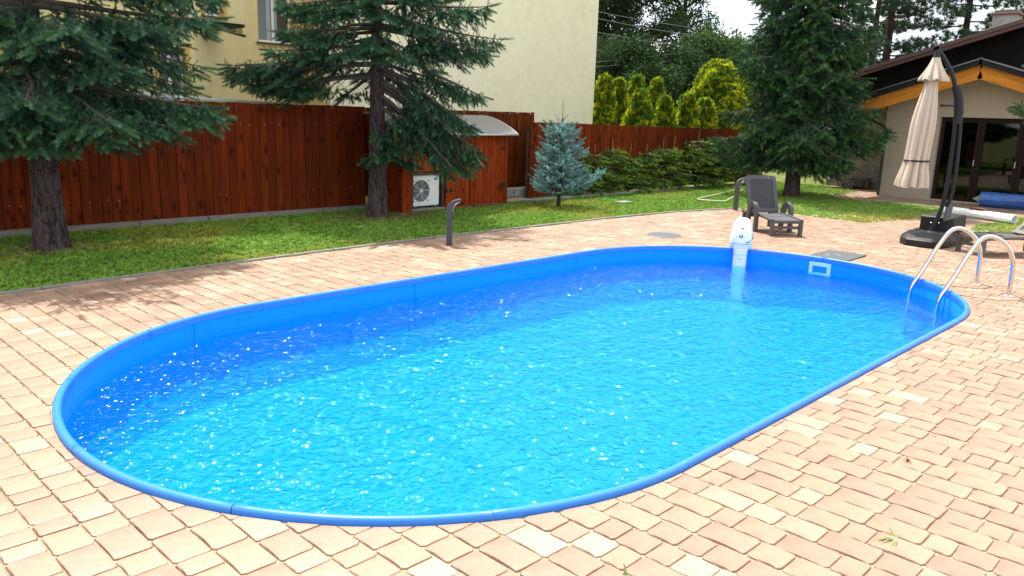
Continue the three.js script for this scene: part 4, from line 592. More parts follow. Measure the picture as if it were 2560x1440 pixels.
// broadleaved trees further off
function leafClump(seed, n, R, s) { const rg = rngOf(seed), P = []; for (let i = 0; i < n; i++) { const c = V(rg() - 0.5, (rg() - 0.5) * 0.8, rg() - 0.5).multiplyScalar(2 * R), a = V(rg() - 0.5, rg() - 0.5, rg() - 0.5).normalize(), b = V(rg() - 0.5, rg() - 0.5, rg() - 0.5).cross(a).normalize(), l = s * (0.7 + 0.6 * rg()), p0 = c.clone().addScaledVector(a, -l), p1 = c.clone().addScaledVector(b, l * 0.55), p2 = c.clone().addScaledVector(a, l), p3 = c.clone().addScaledVector(b, -l * 0.55); for (const p of [p0, p1, p2, p0, p2, p3]) P.push(p.x, p.y, p.z); } const g = new THREE.BufferGeometry(); g.setAttribute('position', new THREE.Float32BufferAttribute(P, 3)); g.computeVertexNormals(); return g; }
const clump = leafClump(9, 34, 0.24, 0.055), leafMat = phys([1, 1, 1], { roughness: 0.9, transmission: 0.3, thickness: 0, specularIntensity: 0.2 });
function broadleaf(label, x, z, h, R, seed, col, o = {}) {
  const rg = rngOf(seed), t = thing(o.name ?? 'broadleaf_tree', label, 'tree', [x, 0, z], 0, 'trees far behind the fence'), list = [], cols = [], wood = [], { start = 0.28, n = 34, per = 34, cl = 0.75 } = o;
  wood.push(taperTube([V(0, -0.1, 0), V(0.1, h * 0.3, 0.05), V(-0.05, h * 0.65, 0), V(0, h * 0.95, 0)], h * 0.022, h * 0.006, 9));
  for (let i = 0; i < n; i++) {
    const y0 = h * (start + (0.9 - start) * (i + rg()) / n), a = i * 2.4 + rg(), f = Math.sin(Math.PI * clamp((y0 / h - start + 0.12) / (1.12 - start), 0.05, 0.97)), l = R * f * (0.65 + 0.5 * rg()), dir = V(Math.cos(a), 0.35 + 0.35 * rg(), Math.sin(a)), p0 = V(0, y0, 0), p1 = p0.clone().addScaledVector(dir, l * 0.55).add(V((rg() - 0.5) * 0.3, 0.1, (rg() - 0.5) * 0.3)), p2 = p0.clone().addScaledVector(dir, l);
    wood.push(taperTube([p0, p1, p2], h * 0.0075, h * 0.002, 5));
    for (let k = 0; k < per; k++) { const u = 0.25 + 0.8 * rg(), c = p0.clone().lerp(p2, u).add(V(rg() + rg() - 1, (rg() + rg() - 1) * 0.7, rg() + rg() - 1).multiplyScalar(cl)); list.push(place(c, V(rg() - 0.5, rg(), rg() - 0.5), 0.8 + 0.7 * rg(), rg() * 6)); const v = 0.65 + 0.7 * rg(); cols.push(rgb(col[0] * v, col[1] * v, col[2] * v)); }
  }
  obj('trunk', wood, mat([0.05, 0.042, 0.035], { roughness: 0.95 }), t); instances('crown', clump, leafMat, list, t, cols); return t;
}
broadleaf('tall dark broadleaved tree rising beside the cream house wall', 22.5, -19.5, 10.5, 3.6, 811, [0.030, 0.062, 0.018], { n: 44, per: 40, start: 0.08 });
broadleaf('tall dark broadleaved tree right of the one beside the cream house', 26.6, -20.5, 11, 3.4, 812, [0.032, 0.066, 0.02], { n: 40, per: 34, start: 0.1 });
broadleaf('slender open tree whose thin crown stands against the white sky', 30.8, -19.5, 10, 1.8, 813, [0.055, 0.10, 0.028], { n: 26, per: 15, start: 0.35, cl: 0.6 });
broadleaf('rounded mid green tree behind the largest golden thuja', 25.2, -14.2, 4.8, 2.6, 814, [0.06, 0.115, 0.032], { n: 34, per: 38, start: 0.05 });
broadleaf('rounded bright green tree half hidden by the dark spruce', 29, -12.5, 5.4, 2.6, 815, [0.075, 0.14, 0.035], { n: 30, per: 36, start: 0.05 });
broadleaf('dark green bushy tree low behind the thuja back row', 19.5, -14.8, 4.2, 2.2, 816, [0.035, 0.07, 0.022], { n: 30, per: 34, start: 0.02 });
broadleaf('dark bushy tree between the back thujas and the rounded tree', 22.6, -14.5, 4.0, 2.2, 817, [0.028, 0.06, 0.02], { n: 28, per: 34, start: 0.02 });
// pines behind the dark-roofed house
{
  const rg0 = rngOf(33), tuft = (() => { const P = []; for (let i = 0; i < 44; i++) { const d = V(rg0() - 0.5, rg0() * 0.9 - 0.15, rg0() - 0.5).normalize(), s = V(rg0() - 0.5, rg0() - 0.5, rg0() - 0.5).cross(d).normalize().multiplyScalar(0.0065), l = 0.14 * (0.7 + 0.5 * rg0()); P.push(s.x, s.y, s.z, -s.x, -s.y, -s.z, d.x * l, d.y * l, d.z * l); } const g = new THREE.BufferGeometry(); g.setAttribute('position', new THREE.Float32BufferAttribute(P, 3)); g.computeVertexNormals(); return g; })();
  const red = mat([0.19, 0.095, 0.06], { map: barkTex, bumpMap: barkBump, bumpScale: 0.02, roughness: 0.95 });
  [[23, -6.55, 9, 'pine with reddish trunk between the dark spruce and the roof'], [27, -5.4, 9.5, 'pine behind the roof to the left of the chimney'], [29.5, -9.5, 10, 'distant pine behind the dark spruce top'], [31, -3.9, 10, 'pine directly behind the chimney']].forEach(([x, z, h, label], i) => {
    const rg = rngOf(900 + i), t = thing('pine_tree', label, 'tree', [x, 0, z], 0, 'pines behind the dark-roofed house'), list = [], cols = [], wood = [];
    for (let k = 0; k < 46; k++) { const y0 = 1.6 + (h - 1.8) * (k + rg()) / 46, a = k * 2.4 + rg(), l = 2.1 * (1.1 - 0.7 * y0 / h) * (0.6 + 0.6 * rg()), d = V(Math.cos(a), 0.12 - 0.3 * rg(), Math.sin(a)), p0 = V(0, y0, 0), p1 = p0.clone().addScaledVector(d, l * 0.5), p2 = p0.clone().addScaledVector(d, l).add(V(0, 0.12, 0)); wood.push(taperTube([p0, p1, p2], 0.035, 0.01, 5)); for (let q = 0; q < 40; q++) { const u = 0.35 + 0.7 * rg(), c = p0.clone().lerp(p2, u).add(V(rg() - 0.5, (rg() - 0.5) * 0.5, rg() - 0.5).multiplyScalar(0.75)); list.push(place(c, V((rg() - 0.5), 0.8, (rg() - 0.5)), 0.9 + 0.6 * rg(), rg() * 6)); const v = 0.6 + 0.7 * rg(); cols.push(rgb(0.045 * v, 0.09 * v, 0.045 * v)); } }
    obj('trunk', trunkGeo(h, 0.17, 0.05, i + 3), red, t); obj('branches', wood, twigBark, t); instances('needles', tuft, needleMat, list, t, cols);
  });
  broadleaf('yellow green tree glimpsed between pines left of the chimney', 34, -5.0, 6.4, 2.4, 830, [0.19, 0.22, 0.03], { n: 26, per: 30, start: 0.1 });
}

// ================================================================== garden furniture and small things
const graphite = mat([0.045, 0.047, 0.055], { roughness: 0.55, bumpMap: grainBump, bumpScale: 0.002 });
// bollard lamps: square post bending forward, pale diffuser under the hood
function bollard(label, x, z, turn, h) {
  const b = thing('bollard_lamp', label, 'lamp', [x, 0, z], turn, 'bollard lamps on the paving edge');
  const w = 0.084, path = [[0, 0], [0, h * 0.76], [0.008, h * 0.84], [0.03, h * 0.91], [0.065, h * 0.965], [0.135, h]], P = [], I = [];
  path.forEach(([px, py], k) => { const a = path[Math.max(0, k - 1)], c = path[Math.min(path.length - 1, k + 1)], tx = c[0] - a[0], ty = c[1] - a[1], l = Math.hypot(tx, ty), nx = ty / l, ny = -tx / l, t = 0.034 * (1 - 0.62 * smooth(2, 5, k)); for (const [s, q] of [[-1, -1], [1, -1], [1, 1], [-1, 1]]) P.push(px + nx * t * s, py + ny * t * s, q * w / 2); });
  for (let k = 0; k + 1 < path.length; k++) for (let i = 0; i < 4; i++) { const a = k * 4 + i, c = k * 4 + (i + 1) % 4; I.push(a, a + 4, c, c, a + 4, c + 4); }
  I.push(0, 1, 2, 0, 2, 3); const e = (path.length - 1) * 4; I.push(e, e + 2, e + 1, e, e + 3, e + 2);
  const g = new THREE.BufferGeometry(); g.setAttribute('position', new THREE.Float32BufferAttribute(P, 3)); g.setIndex(I); const q = g.toNonIndexed(); q.computeVertexNormals();
  obj('post', toCreasedNormals(q, 0.5), graphite, b);
  const dp = [[0.036, h * 0.745], [0.037, h * 0.80], [0.052, h * 0.87], [0.082, h * 0.925], [0.115, h * 0.955]], dg = []; const S = new THREE.Shape(dp.map((p) => new THREE.Vector2(p[0] + 0.004, p[1])).concat(dp.slice().reverse().map((p) => new THREE.Vector2(p[0] - 0.008, p[1] + 0.006)))); dg.push(new THREE.ExtrudeGeometry(S, { depth: w * 0.78, bevelEnabled: false }).translate(0, 0, -w * 0.39));
  obj('diffuser', dg, phys([0.82, 0.83, 0.82], { roughness: 0.35 }), b); obj('base_plate', rbox(0.085, 0.006, 0.085, 0.002, 0, 0.003, 0, 1), graphite, b);
}
bollard('dark grey bollard lamp standing alone on the lawn edge in the middle', 1.13, -3.36, -AZR + 0.12, 0.545);
bollard('dark grey bollard lamp just left behind the reclined sun lounger', 7.823, -3.25, -AZR, 0.57);

// plastic sun lounger: woven panels, raised back, hooped arms
const loungeM = mat([0.055, 0.055, 0.064], { roughness: 0.42 });
const weave = tex(256, 256, (x, y) => 0.5 + 0.25 * Math.sin(x * Math.PI * 2 * 16 + Math.sin(y * Math.PI * 32) * 1.5) * Math.sin(y * Math.PI * 2 * 16), false, 2.2, 2.2);
function lounger(label, x, z, turn, backAngle, m = loungeM, arms = true) {
  const o = thing('sun_lounger', label, 'sun lounger', [x, 0, z], turn, 'plastic sun loungers beside the pool');   // local x: foot to head, y up
  const hw = 0.235, sy = 0.235, panel = mat(m.color, { roughness: 0.55, bumpMap: weave, bumpScale: 0.006 });
  const curveTop = (t) => sy + 0.014 * Math.sin(t * Math.PI) - 0.012 * (1 - t);
  // seat frame and woven seat
  const seat = (x0, x1, w, th, dip) => { const n = 14, mm = 8, P = [], I = [], U = []; for (let k = 0; k < 2; k++) for (let i = 0; i <= n; i++) for (let j = 0; j <= mm; j++) { const t = i / n, s = j / mm * 2 - 1; P.push(x0 + (x1 - x0) * t, curveTop((x0 + (x1 - x0) * t) / 0.8) - dip * (1 - s * s) - k * th, s * w); U.push((x0 + (x1 - x0) * t) * 3, s * w * 3); } const id = (k, i, j) => k * (n + 1) * (mm + 1) + i * (mm + 1) + j; for (let i = 0; i < n; i++) for (let j = 0; j < mm; j++) { I.push(id(0, i, j), id(0, i, j + 1), id(0, i + 1, j), id(0, i + 1, j), id(0, i, j + 1), id(0, i + 1, j + 1)); I.push(id(1, i, j), id(1, i + 1, j), id(1, i, j + 1), id(1, i + 1, j), id(1, i + 1, j + 1), id(1, i, j + 1)); } for (let i = 0; i < n; i++) for (const j of [0, mm]) I.push(id(0, i, j), id(0, i + 1, j), id(1, i, j), id(1, i, j), id(0, i + 1, j), id(1, i + 1, j)); for (let j = 0; j < mm; j++) for (const i of [0, n]) I.push(id(0, i, j), id(1, i, j), id(0, i, j + 1), id(1, i, j), id(1, i, j + 1), id(0, i, j + 1)); const g = new THREE.BufferGeometry(); g.setAttribute('position', new THREE.Float32BufferAttribute(P, 3)); g.setAttribute('uv', new THREE.Float32BufferAttribute(U, 2)); g.setIndex(I); const q = g.toNonIndexed(); q.computeVertexNormals(); return q; };
  obj('leg_panel', seat(-0.02, 0.375, hw - 0.032, 0.014, 0.012), panel, o); obj('seat_panel', seat(0.39, 0.76, hw - 0.032, 0.014, 0.012), panel, o);
  obj('side_rail', [tube([[-0.02, 0.222, -hw + 0.018], [0.4, 0.240, -hw + 0.018], [0.8, 0.232, -hw + 0.018], [1.04, 0.232, -hw + 0.018]], 0.021, 20, 8)], m, o); obj('side_rail', [tube([[-0.02, 0.222, hw - 0.018], [0.4, 0.240, hw - 0.018], [0.8, 0.232, hw - 0.018], [1.04, 0.232, hw - 0.018]], 0.021, 20, 8)], m, o);
  obj('foot_rail', rbox(0.03, 0.045, 2 * hw - 0.03, 0.01, -0.008, 0.205, 0), m, o); obj('crossbar', rbox(0.025, 0.04, 2 * hw - 0.06, 0.008, 0.0, 0.125, 0), m, o); obj('crossbar', rbox(0.025, 0.05, 2 * hw - 0.06, 0.008, 0.78, 0.20, 0), m, o);
  for (const s of [-1, 1]) obj('leg', new THREE.BoxGeometry(0.045, 0.225, 0.05, 1, 4, 1).translate(-0.004, 0.1125, s * (hw - 0.025)), m, o);
  for (const s of [-1, 1]) obj('rear_leg', rbox(0.045, 0.225, 0.045, 0.008, 1.0, 0.1125, s * (hw - 0.03)), m, o);
  // hooped armrests down to the ground
  for (const s of arms ? [-1, 1] : []) { const zz = s * (hw + 0.028), S = new THREE.Shape(); S.moveTo(0.40, 0); S.lineTo(0.455, 0); S.bezierCurveTo(0.455, 0.2, 0.45, 0.36, 0.54, 0.365); S.bezierCurveTo(0.62, 0.37, 0.67, 0.27, 0.70, 0); S.lineTo(0.765, 0); S.bezierCurveTo(0.75, 0.28, 0.72, 0.415, 0.56, 0.42); S.bezierCurveTo(0.41, 0.42, 0.40, 0.33, 0.40, 0.0); obj('armrest', new THREE.ExtrudeGeometry(S, { depth: 0.038, bevelEnabled: true, bevelSize: 0.008, bevelThickness: 0.008, bevelSegments: 2, curveSegments: 14 }).translate(0, 0, zz - 0.019), m, o); }
  // backrest, hinged at x = 0.79
  const bk = new THREE.Group(); bk.name = 'backrest'; bk.position.set(0.79, 0.245, 0); bk.rotation.z = backAngle; o.add(bk);
  const bl = 0.565, R = (x0, x1, w) => [[x0, -w], [x1 - 0.03, -w], [x1, -w + 0.03], [x1, w - 0.03], [x1 - 0.03, w], [x0, w]];
  obj('back_frame', ext(R(0, bl, hw - 0.002), 0.022, [R(0.06, bl - 0.055, hw - 0.052).reverse()], 0.005).rotateX(-Math.PI / 2).translate(0, -0.012, 0), m, bk);
  const P = new THREE.BoxGeometry(bl - 0.11, 0.012, 2 * hw - 0.1); P.attributes.uv.array.forEach((v, i, a) => { a[i] = v * 1.3; }); obj('back_panel', P.translate(0.06 + (bl - 0.115) / 2, -0.002, 0), panel, bk);
  for (let i = 0; i < 13; i++) obj('weave_rib', bar([0.075 + i * 0.034, 0.007, -hw + 0.06], [0.105 + i * 0.034 - 0.02, 0.007, hw - 0.06], 0.006, 0.010).translate(0, 0, 0), m, bk);
  obj('label_dot', cyl(0.006, 0.006, 0.004, bl - 0.03, 0.016, hw - 0.12, 10), mat([0.7, 0.7, 0.7], { metalness: 0.5 }), bk);
  if (backAngle > 0.3) obj('back_strut', bar([1.02, 0.225, 0], [0.93, 0.44, 0], 0.03, 0.02), m, o);
  return o;
}
lounger('dark grey plastic sun lounger with raised back behind the pool jet', 5.5, -1.18, Math.atan2(0.78, 0.63), 1.16);
lounger('brown plastic sun lounger behind the steel ladder, mostly cut off by the frame', 6.16, 1.0, -0.62, 0.7, mat([0.085, 0.07, 0.062], { roughness: 0.45 }), false);

// cantilever parasol, folded and tied
{
  const u = thing('cantilever_parasol', 'folded beige cantilever parasol on a curved dark pole and black base', 'parasol', [6.84, 0, 0.33]);
  const L = (p) => [p[0] - 6.84, p[1], p[2] - 0.33], pole = phys([0.014, 0.016, 0.021], { roughness: 0.5, specularIntensity: 0.5 }), blk = phys([0.013, 0.013, 0.014], { roughness: 0.55, specularIntensity: 0.6, bumpMap: grainBump, bumpScale: 0.002 });
  const cloth = mat([0.52, 0.43, 0.335], { roughness: 0.9, bumpMap: grainBump, bumpScale: 0.001 });
  // base: low moulded tank with sloping shoulders, a block behind
  const rim = [[6.18, 0.2], [6.16, 0.36], [6.18, 0.53], [6.30, 0.63], [6.6, 0.68], [7.3, 0.68], [7.66, 0.64], [7.72, 0.5], [7.72, 0.1], [7.6, 0.0], [7.0, -0.03], [6.6, 0.0], [6.32, 0.08]].map(([x, z]) => [x - 6.84, z - 0.33]);
  const shoulder = rim.map(([x, z]) => [x * 0.86 + 0.02, z * 0.82]);
  const loft = (rings) => { const n = rings[0].length, P = [], I = []; for (const r of rings) for (const p of r) P.push(...p); for (let k = 0; k + 1 < rings.length; k++) for (let i = 0; i < n; i++) { const a = k * n + i, b = k * n + (i + 1) % n; I.push(a, a + n, b, b, a + n, b + n); } const t = (rings.length - 1) * n; for (let i = 1; i + 1 < n; i++) I.push(t, t + i + 1, t + i); const g = new THREE.BufferGeometry(); g.setAttribute('position', new THREE.Float32BufferAttribute(P, 3)); g.setIndex(I); const q = g.toNonIndexed(); q.computeVertexNormals(); return toCreasedNormals(q, 0.5); };
  obj('base_tank', loft([rim.map(([x, z]) => [x * 0.985, 0.0, z * 0.985]), rim.map(([x, z]) => [x, 0.02, z]), rim.map(([x, z]) => [x, 0.085, z]), rim.map(([x, z]) => [x * 0.975, 0.1, z * 0.97]), shoulder.map(([x, z]) => [x, 0.145, z])]), blk, u);
  obj('base_block', loft([[0, 1.0], [0.19, 0.97], [0.205, 0.9]].map(([y, s]) => [[-0.35, -0.22], [0.33, -0.22], [0.38, -0.17], [0.40, 0.02], [0.36, 0.2], [-0.33, 0.21], [-0.38, 0.15], [-0.38, -0.15]].map(([x, z]) => [0.44 + x * s * 0.92, 0.146 + y, -0.0 + z * s]))), blk, u);
  obj('collar', new THREE.LatheGeometry([[0.0, 0.16], [0.04, 0.162], [0.085, 0.152], [0.088, 0.145]].map((p) => new THREE.Vector2(...p)), 28), pole, u);
  obj('filler_cap', [cyl(0.035, 0.035, 0.02, -0.2, 0.155, -0.22, 14), cyl(0.02, 0.02, 0.05, -0.12, 0.16, -0.17, 12).rotateZ(0.0)], mat([0.1, 0.1, 0.09], { roughness: 0.4 }), u);
  const mast = [[6.815, 0.14, 0.30], [6.832, 0.26, 0.345], [6.852, 0.6, 0.41], [6.857, 1.142, 0.422], [6.853, 1.674, 0.405], [6.842, 1.988, 0.37], [6.828, 2.196, 0.318], [6.812, 2.325, 0.262], [6.79, 2.454, 0.185], [6.765, 2.568, 0.105], [6.744, 2.651, 0.04]].map(L);
  obj('mast', tube(mast, 0.028, 80, 14), pole, u);
  obj('guide_rail', tube([[6.868, 1.93, 0.425], [6.87, 1.67, 0.46], [6.878, 1.14, 0.492], [6.876, 0.7, 0.49], [6.864, 0.5, 0.45]].map(L), 0.026, 40, 12), pole, u);
  obj('slider', [tube([[6.846, 2.12, 0.355], [6.855, 1.95, 0.405], [6.862, 1.75, 0.435]].map(L), 0.056, 12, 14), tube([[6.858, 1.76, 0.42], [6.86, 1.62, 0.43]].map(L), 0.05, 4, 14)], pole, u);
  obj('crank_knob', [cyl(0.03, 0.03, 0.03, -0.04, 1.86, -0.10, 12), bar([-0.03, 1.86, -0.09], [0.01, 1.86, 0.06], 0.02, 0.02)], pole, u);
  obj('pedal', ext([[-0.02, 0], [0.05, 0.02], [0.075, 0.2], [0.03, 0.24], [-0.01, 0.2]], 0.03, [[[0.0, 0.03], [0.035, 0.05], [0.03, 0.08]].reverse()]).rotateY(-Math.PI / 4).translate(0.03, 0.31, 0.12), mat([0.09, 0.095, 0.1], { roughness: 0.4 }), u);
  obj('bolt', [[-0.03, 0.27, -0.03], [0.04, 0.27, 0.05]].map(([x, y, z]) => new THREE.SphereGeometry(0.011, 10, 8).translate(x, y, z)), mat([0.75, 0.75, 0.75], { metalness: 1, roughness: 0.25 }), u);
  const hx = 6.655 - 6.84, hz = 0.115 - 0.33;
  obj('hanger', [tube([L([6.744, 2.651, 0.04]), L([6.70, 2.66, 0.05]), L([6.66, 2.60, 0.10])], 0.038, 12, 12), cyl(0.022, 0.05, 0.10, hx, 2.53, hz, 14)], pole, u);
  // folded canopy: pleated skirt, tied near its foot
  const pleat = (y0, y1, rad, seed, amp, n = 120, rows = 26, lean = [0, 0]) => { const P = [], I = []; for (let k = 0; k <= rows; k++) { const t = k / rows, y = y0 + (y1 - y0) * t, r = rad(t); for (let i = 0; i < n; i++) { const a = i / n * 2 * Math.PI, f = Math.abs(Math.sin(a * 4 + 0.6 * Math.sin(a * 2 + seed))), f2 = Math.sin(a * 17 + seed + t * 1.2), q = r * (1 + amp(t) * (f - 0.6) + 0.045 * f2 * amp(t) * 2); const hem = k === rows ? 0.03 * Math.abs(Math.sin(a * 4 + seed)) : 0; P.push(Math.cos(a) * q + lean[0] * t, y - hem, Math.sin(a) * q + lean[1] * t); } } for (let k = 0; k < rows; k++) for (let i = 0; i < n; i++) { const a = k * n + i, b = k * n + (i + 1) % n; I.push(a, a + n, b, b, a + n, b + n); } const g = new THREE.BufferGeometry(); g.setAttribute('position', new THREE.Float32BufferAttribute(P, 3)); g.setIndex(I); g.computeVertexNormals(); return g; };
  const ct = obj('canopy', pleat(2.47, 0.78, (t) => 0.05 + 0.09 * smooth(0, 0.55, t) - 0.005 * smooth(0.5, 0.78, t) + 0.04 * smooth(0.79, 1, t), 1.3, (t) => 0.16 + 0.28 * t + 0.12 * smooth(0.8, 1, t), 160, 40, [-0.09, -0.06]).translate(hx, 0, hz), cloth, u);
  obj('vent_cap', pleat(2.49, 2.20, (t) => 0.045 + 0.115 * Math.pow(t, 1.3), 2.1, (t) => 0.5 * t, 120, 14).translate(hx, 0, hz), cloth, u);
  obj('tie_strap', new THREE.TorusGeometry(0.15, 0.013, 8, 40).rotateX(Math.PI / 2).translate(hx - 0.07, 1.115, hz - 0.047), mat([0.008, 0.008, 0.01]), ct);
}
// pool jet hanging over the rim
{
  const ang = -0.503, r = PR - 0.03, j = thing('pool_jet', 'white swim jet unit with rounded hood hanging over the pool rim', 'swim jet', [PA + r * Math.cos(ang), 0, r * Math.sin(ang)], Math.atan2(-Math.cos(ang), -Math.sin(ang)));
  const wm = phys([0.70, 0.74, 0.78], { roughness: 0.28, clearcoat: 0.4 }), dk = mat([0.01, 0.01, 0.015], { roughness: 0.4 });
  const loft = (rows, n = 36, e = 3.2) => { const P = [], I = []; for (const [y, a, b, cz] of rows) for (let i = 0; i < n; i++) { const t = i / n * 2 * Math.PI, c = Math.cos(t), s = Math.sin(t); P.push(Math.sign(c) * Math.abs(c) ** (2 / e) * a, y, cz + Math.sign(s) * Math.abs(s) ** (2 / e) * b); } for (let k = 0; k + 1 < rows.length; k++) for (let i = 0; i < n; i++) { const a = k * n + i, b = k * n + (i + 1) % n; I.push(a, a + n, b, b, a + n, b + n); } const t = (rows.length - 1) * n; for (let i = 1; i + 1 < n; i++) { I.push(t, t + i + 1, t + i); I.push(0, i, i + 1); } const g = new THREE.BufferGeometry(); g.setAttribute('position', new THREE.Float32BufferAttribute(P, 3)); g.setIndex(I); const q = g.toNonIndexed(); q.computeVertexNormals(); return toCreasedNormals(q, 0.7); };
  obj('suction_column', loft([[-0.62, 0.075, 0.07, 0.115], [-0.3, 0.08, 0.075, 0.115], [0.0, 0.083, 0.078, 0.112], [0.05, 0.09, 0.085, 0.10]]), wm, j);
  obj('column_seam', loft([[-0.028, 0.0845, 0.0795, 0.1125], [-0.022, 0.0845, 0.0795, 0.1125]]), mat([0.3, 0.42, 0.5]), j);
  obj('lower_shell', loft([[0.022, 0.105, 0.11, -0.02], [0.035, 0.125, 0.15, -0.015], [0.06, 0.134, 0.165, -0.01], [0.10, 0.136, 0.168, -0.01]]), wm, j);
  obj('shell_joint', loft([[0.10, 0.131, 0.163, -0.01], [0.108, 0.131, 0.163, -0.01]]), mat([0.25, 0.33, 0.4]), j);
  const hood = obj('hood', loft([[0.108, 0.136, 0.168, -0.01], [0.15, 0.135, 0.165, -0.013], [0.22, 0.130, 0.152, -0.022], [0.29, 0.12, 0.13, -0.036], [0.345, 0.104, 0.105, -0.05], [0.385, 0.08, 0.075, -0.06], [0.40, 0.05, 0.045, -0.065], [0.405, 0.02, 0.02, -0.066]]), wm, j);
  obj('sensor', new THREE.SphereGeometry(0.0125, 14, 10).scale(1, 1, 0.5).translate(0.005, 0.285, 0.095), dk, hood);
  obj('dial', [new THREE.TorusGeometry(0.017, 0.006, 10, 24).translate(-0.008, 0.195, 0.138)], dk, hood); obj('dial_cap', new THREE.SphereGeometry(0.015, 16, 10).scale(1, 1, 0.6).translate(-0.008, 0.198, 0.138), mat([0.8, 0.8, 0.8], { metalness: 0.6, roughness: 0.2 }), hood);
  for (const [y, d] of [[0.13, 0], [0.117, 0.004]]) obj('stripe', tube([[0.055, y + d, 0.154], [0.10, y + 0.012, 0.128], [0.128, y + 0.045, 0.07], [0.1325, y + 0.085, 0.0]], 0.004, 20, 6), dk, hood);
  obj('brand_mark', tube([[-0.03, -0.078, 0.1905], [-0.012, -0.072, 0.1915], [0.0, -0.08, 0.192], [0.022, -0.079, 0.191]], 0.0025, 14, 5), mat([0.05, 0.07, 0.1]), j);
  obj('rear_bracket', box(0.2, 0.016, 0.15, 0, 0.028, -0.09), wm, j);
}
// steel pool ladder
{
  const steel = mat([0.62, 0.62, 0.61], { metalness: 1, roughness: 0.1 });
  const inx = -0.70, inz = -0.714, lad = thing('pool_ladder', 'polished steel pool ladder with two arched handrails at the pool end', 'ladder', [3.875, 0, 1.815], Math.atan2(-inz, inx));   // local x points into the pool
  const prof = [[0, 0.0], [0, 0.15], [0.008, 0.31], [0.06, 0.44], [0.15, 0.53], [0.265, 0.572], [0.36, 0.53], [0.455, 0.38], [0.54, 0.2], [0.625, 0.03], [0.665, -0.05], [0.68, -0.14], [0.682, -0.3], [0.682, -0.74]];
  for (const s of [-1, 1]) { obj('handrail', tube(prof.map(([x, y]) => [x, y, s * 0.276]), 0.0215, 110, 16), steel, lad); obj('flange', new THREE.LatheGeometry([[0.0, 0.012], [0.025, 0.012], [0.052, 0.006], [0.056, 0.0]].map((p) => new THREE.Vector2(...p)), 28).translate(0, 0, s * 0.276), steel, lad); }
  for (const y of [-0.26, -0.45, -0.64]) obj('tread', rbox(0.07, 0.02, 0.53, 0.006, 0.69, y, 0), mat([0.3, 0.31, 0.33], { metalness: 0.8, roughness: 0.35 }), lad);
}
// covers in the paving and lawn
const cover = mat([0.075, 0.08, 0.09], { roughness: 0.6, bumpMap: grainBump, bumpScale: 0.003 });
{ const m = thing('manhole_cover', 'round dark grey cover set in the paving', 'cover', [4.09, 0.004, -2.255]); obj('disc', new THREE.LatheGeometry([[0, 0.008], [0.215, 0.008], [0.228, 0.004], [0.23, -0.01]].map((p) => new THREE.Vector2(...p)), 48), cover, m); obj('seat_ring', new THREE.TorusGeometry(0.238, 0.008, 8, 48).rotateX(Math.PI / 2).translate(0, -0.001, 0), mat([0.25, 0.25, 0.26]), m);
  const q = thing('access_hatch', 'square dark grey hatch in the paving near the skimmer', 'hatch', [4.49, 0.004, -0.01], 0.03); obj('lid', rbox(0.61, 0.014, 0.47, 0.004, 0, 0.0055, 0, 1), cover, q); obj('lid_print', [box(0.05, 0.002, 0.012, -0.02, 0.0138, 0.02), box(0.02, 0.002, 0.05, 0.02, 0.0138, -0.03), cyl(0.02, 0.02, 0.002, -0.12, 0.0138, -0.08, 16)], mat([0.3, 0.32, 0.35]), q);
  tag(obj('lawn_hatch', rbox(0.34, 0.02, 0.24, 0.004, 7.0, 0.006, -5.12, 1), mat([0.3, 0.31, 0.27], { map: grain })), 'small flat grey cover lying in the lawn before the fir hedge', 'cover'); }
// garden hose lying in the grass
tag(obj('garden_hose', tube([[11.6, 0.03, -5.25], [10.7, 0.04, -5.0], [10.0, 0.04, -4.82], [9.3, 0.04, -4.66], [8.75, 0.04, -4.55], [8.48, 0.04, -4.42], [8.5, 0.04, -4.22], [8.6, 0.04, -4.03], [8.75, 0.04, -3.98], [9.2, 0.04, -4.15], [9.9, 0.04, -4.42], [10.6, 0.04, -4.75], [11.3, 0.04, -5.0]], 0.012, 120, 8), mat([0.5, 0.47, 0.36], { roughness: 0.5 })), 'thin pale garden hose looped on the sunny lawn', 'hose');
// lawn mower by the grey wall
{
  const m = thing('lawn_mower', 'small black robot mower with big wheel beside the grey wall', 'mower', [15.02, 0, -3.98], -1.2);
  const blk = mat([0.02, 0.02, 0.022], { roughness: 0.35 }), gr = mat([0.10, 0.10, 0.11], { roughness: 0.3 });
  const S = new THREE.Shape(); S.moveTo(-0.27, 0.05); S.lineTo(-0.28, 0.1); S.bezierCurveTo(-0.2, 0.2, -0.1, 0.235, 0.0, 0.23); S.lineTo(0.18, 0.2); S.lineTo(0.2, 0.06); S.closePath();
  obj('body', new THREE.ExtrudeGeometry(S, { depth: 0.3, bevelEnabled: true, bevelSize: 0.02, bevelThickness: 0.02, bevelSegments: 3 }).translate(0, 0, -0.15), blk, m);
  obj('top_shell', rbox(0.26, 0.05, 0.3, 0.02, 0.04, 0.222, 0), gr, m); obj('dock', rbox(0.14, 0.26, 0.36, 0.03, 0.27, 0.13, 0), blk, m);
  for (const s of [-1, 1]) { const w = obj('wheel', new THREE.CylinderGeometry(0.112, 0.112, 0.06, 28).rotateX(Math.PI / 2).translate(-0.13, 0.112, s * 0.19), blk, m); obj('rim', new THREE.LatheGeometry([[0.015, 0.035], [0.06, 0.02], [0.085, 0.034], [0.092, 0.03]].map((p) => new THREE.Vector2(...p)), 24).rotateX(s * Math.PI / 2).translate(-0.13, 0.112, s * 0.19), mat([0.34, 0.35, 0.25], { roughness: 0.5 }), w); }
}
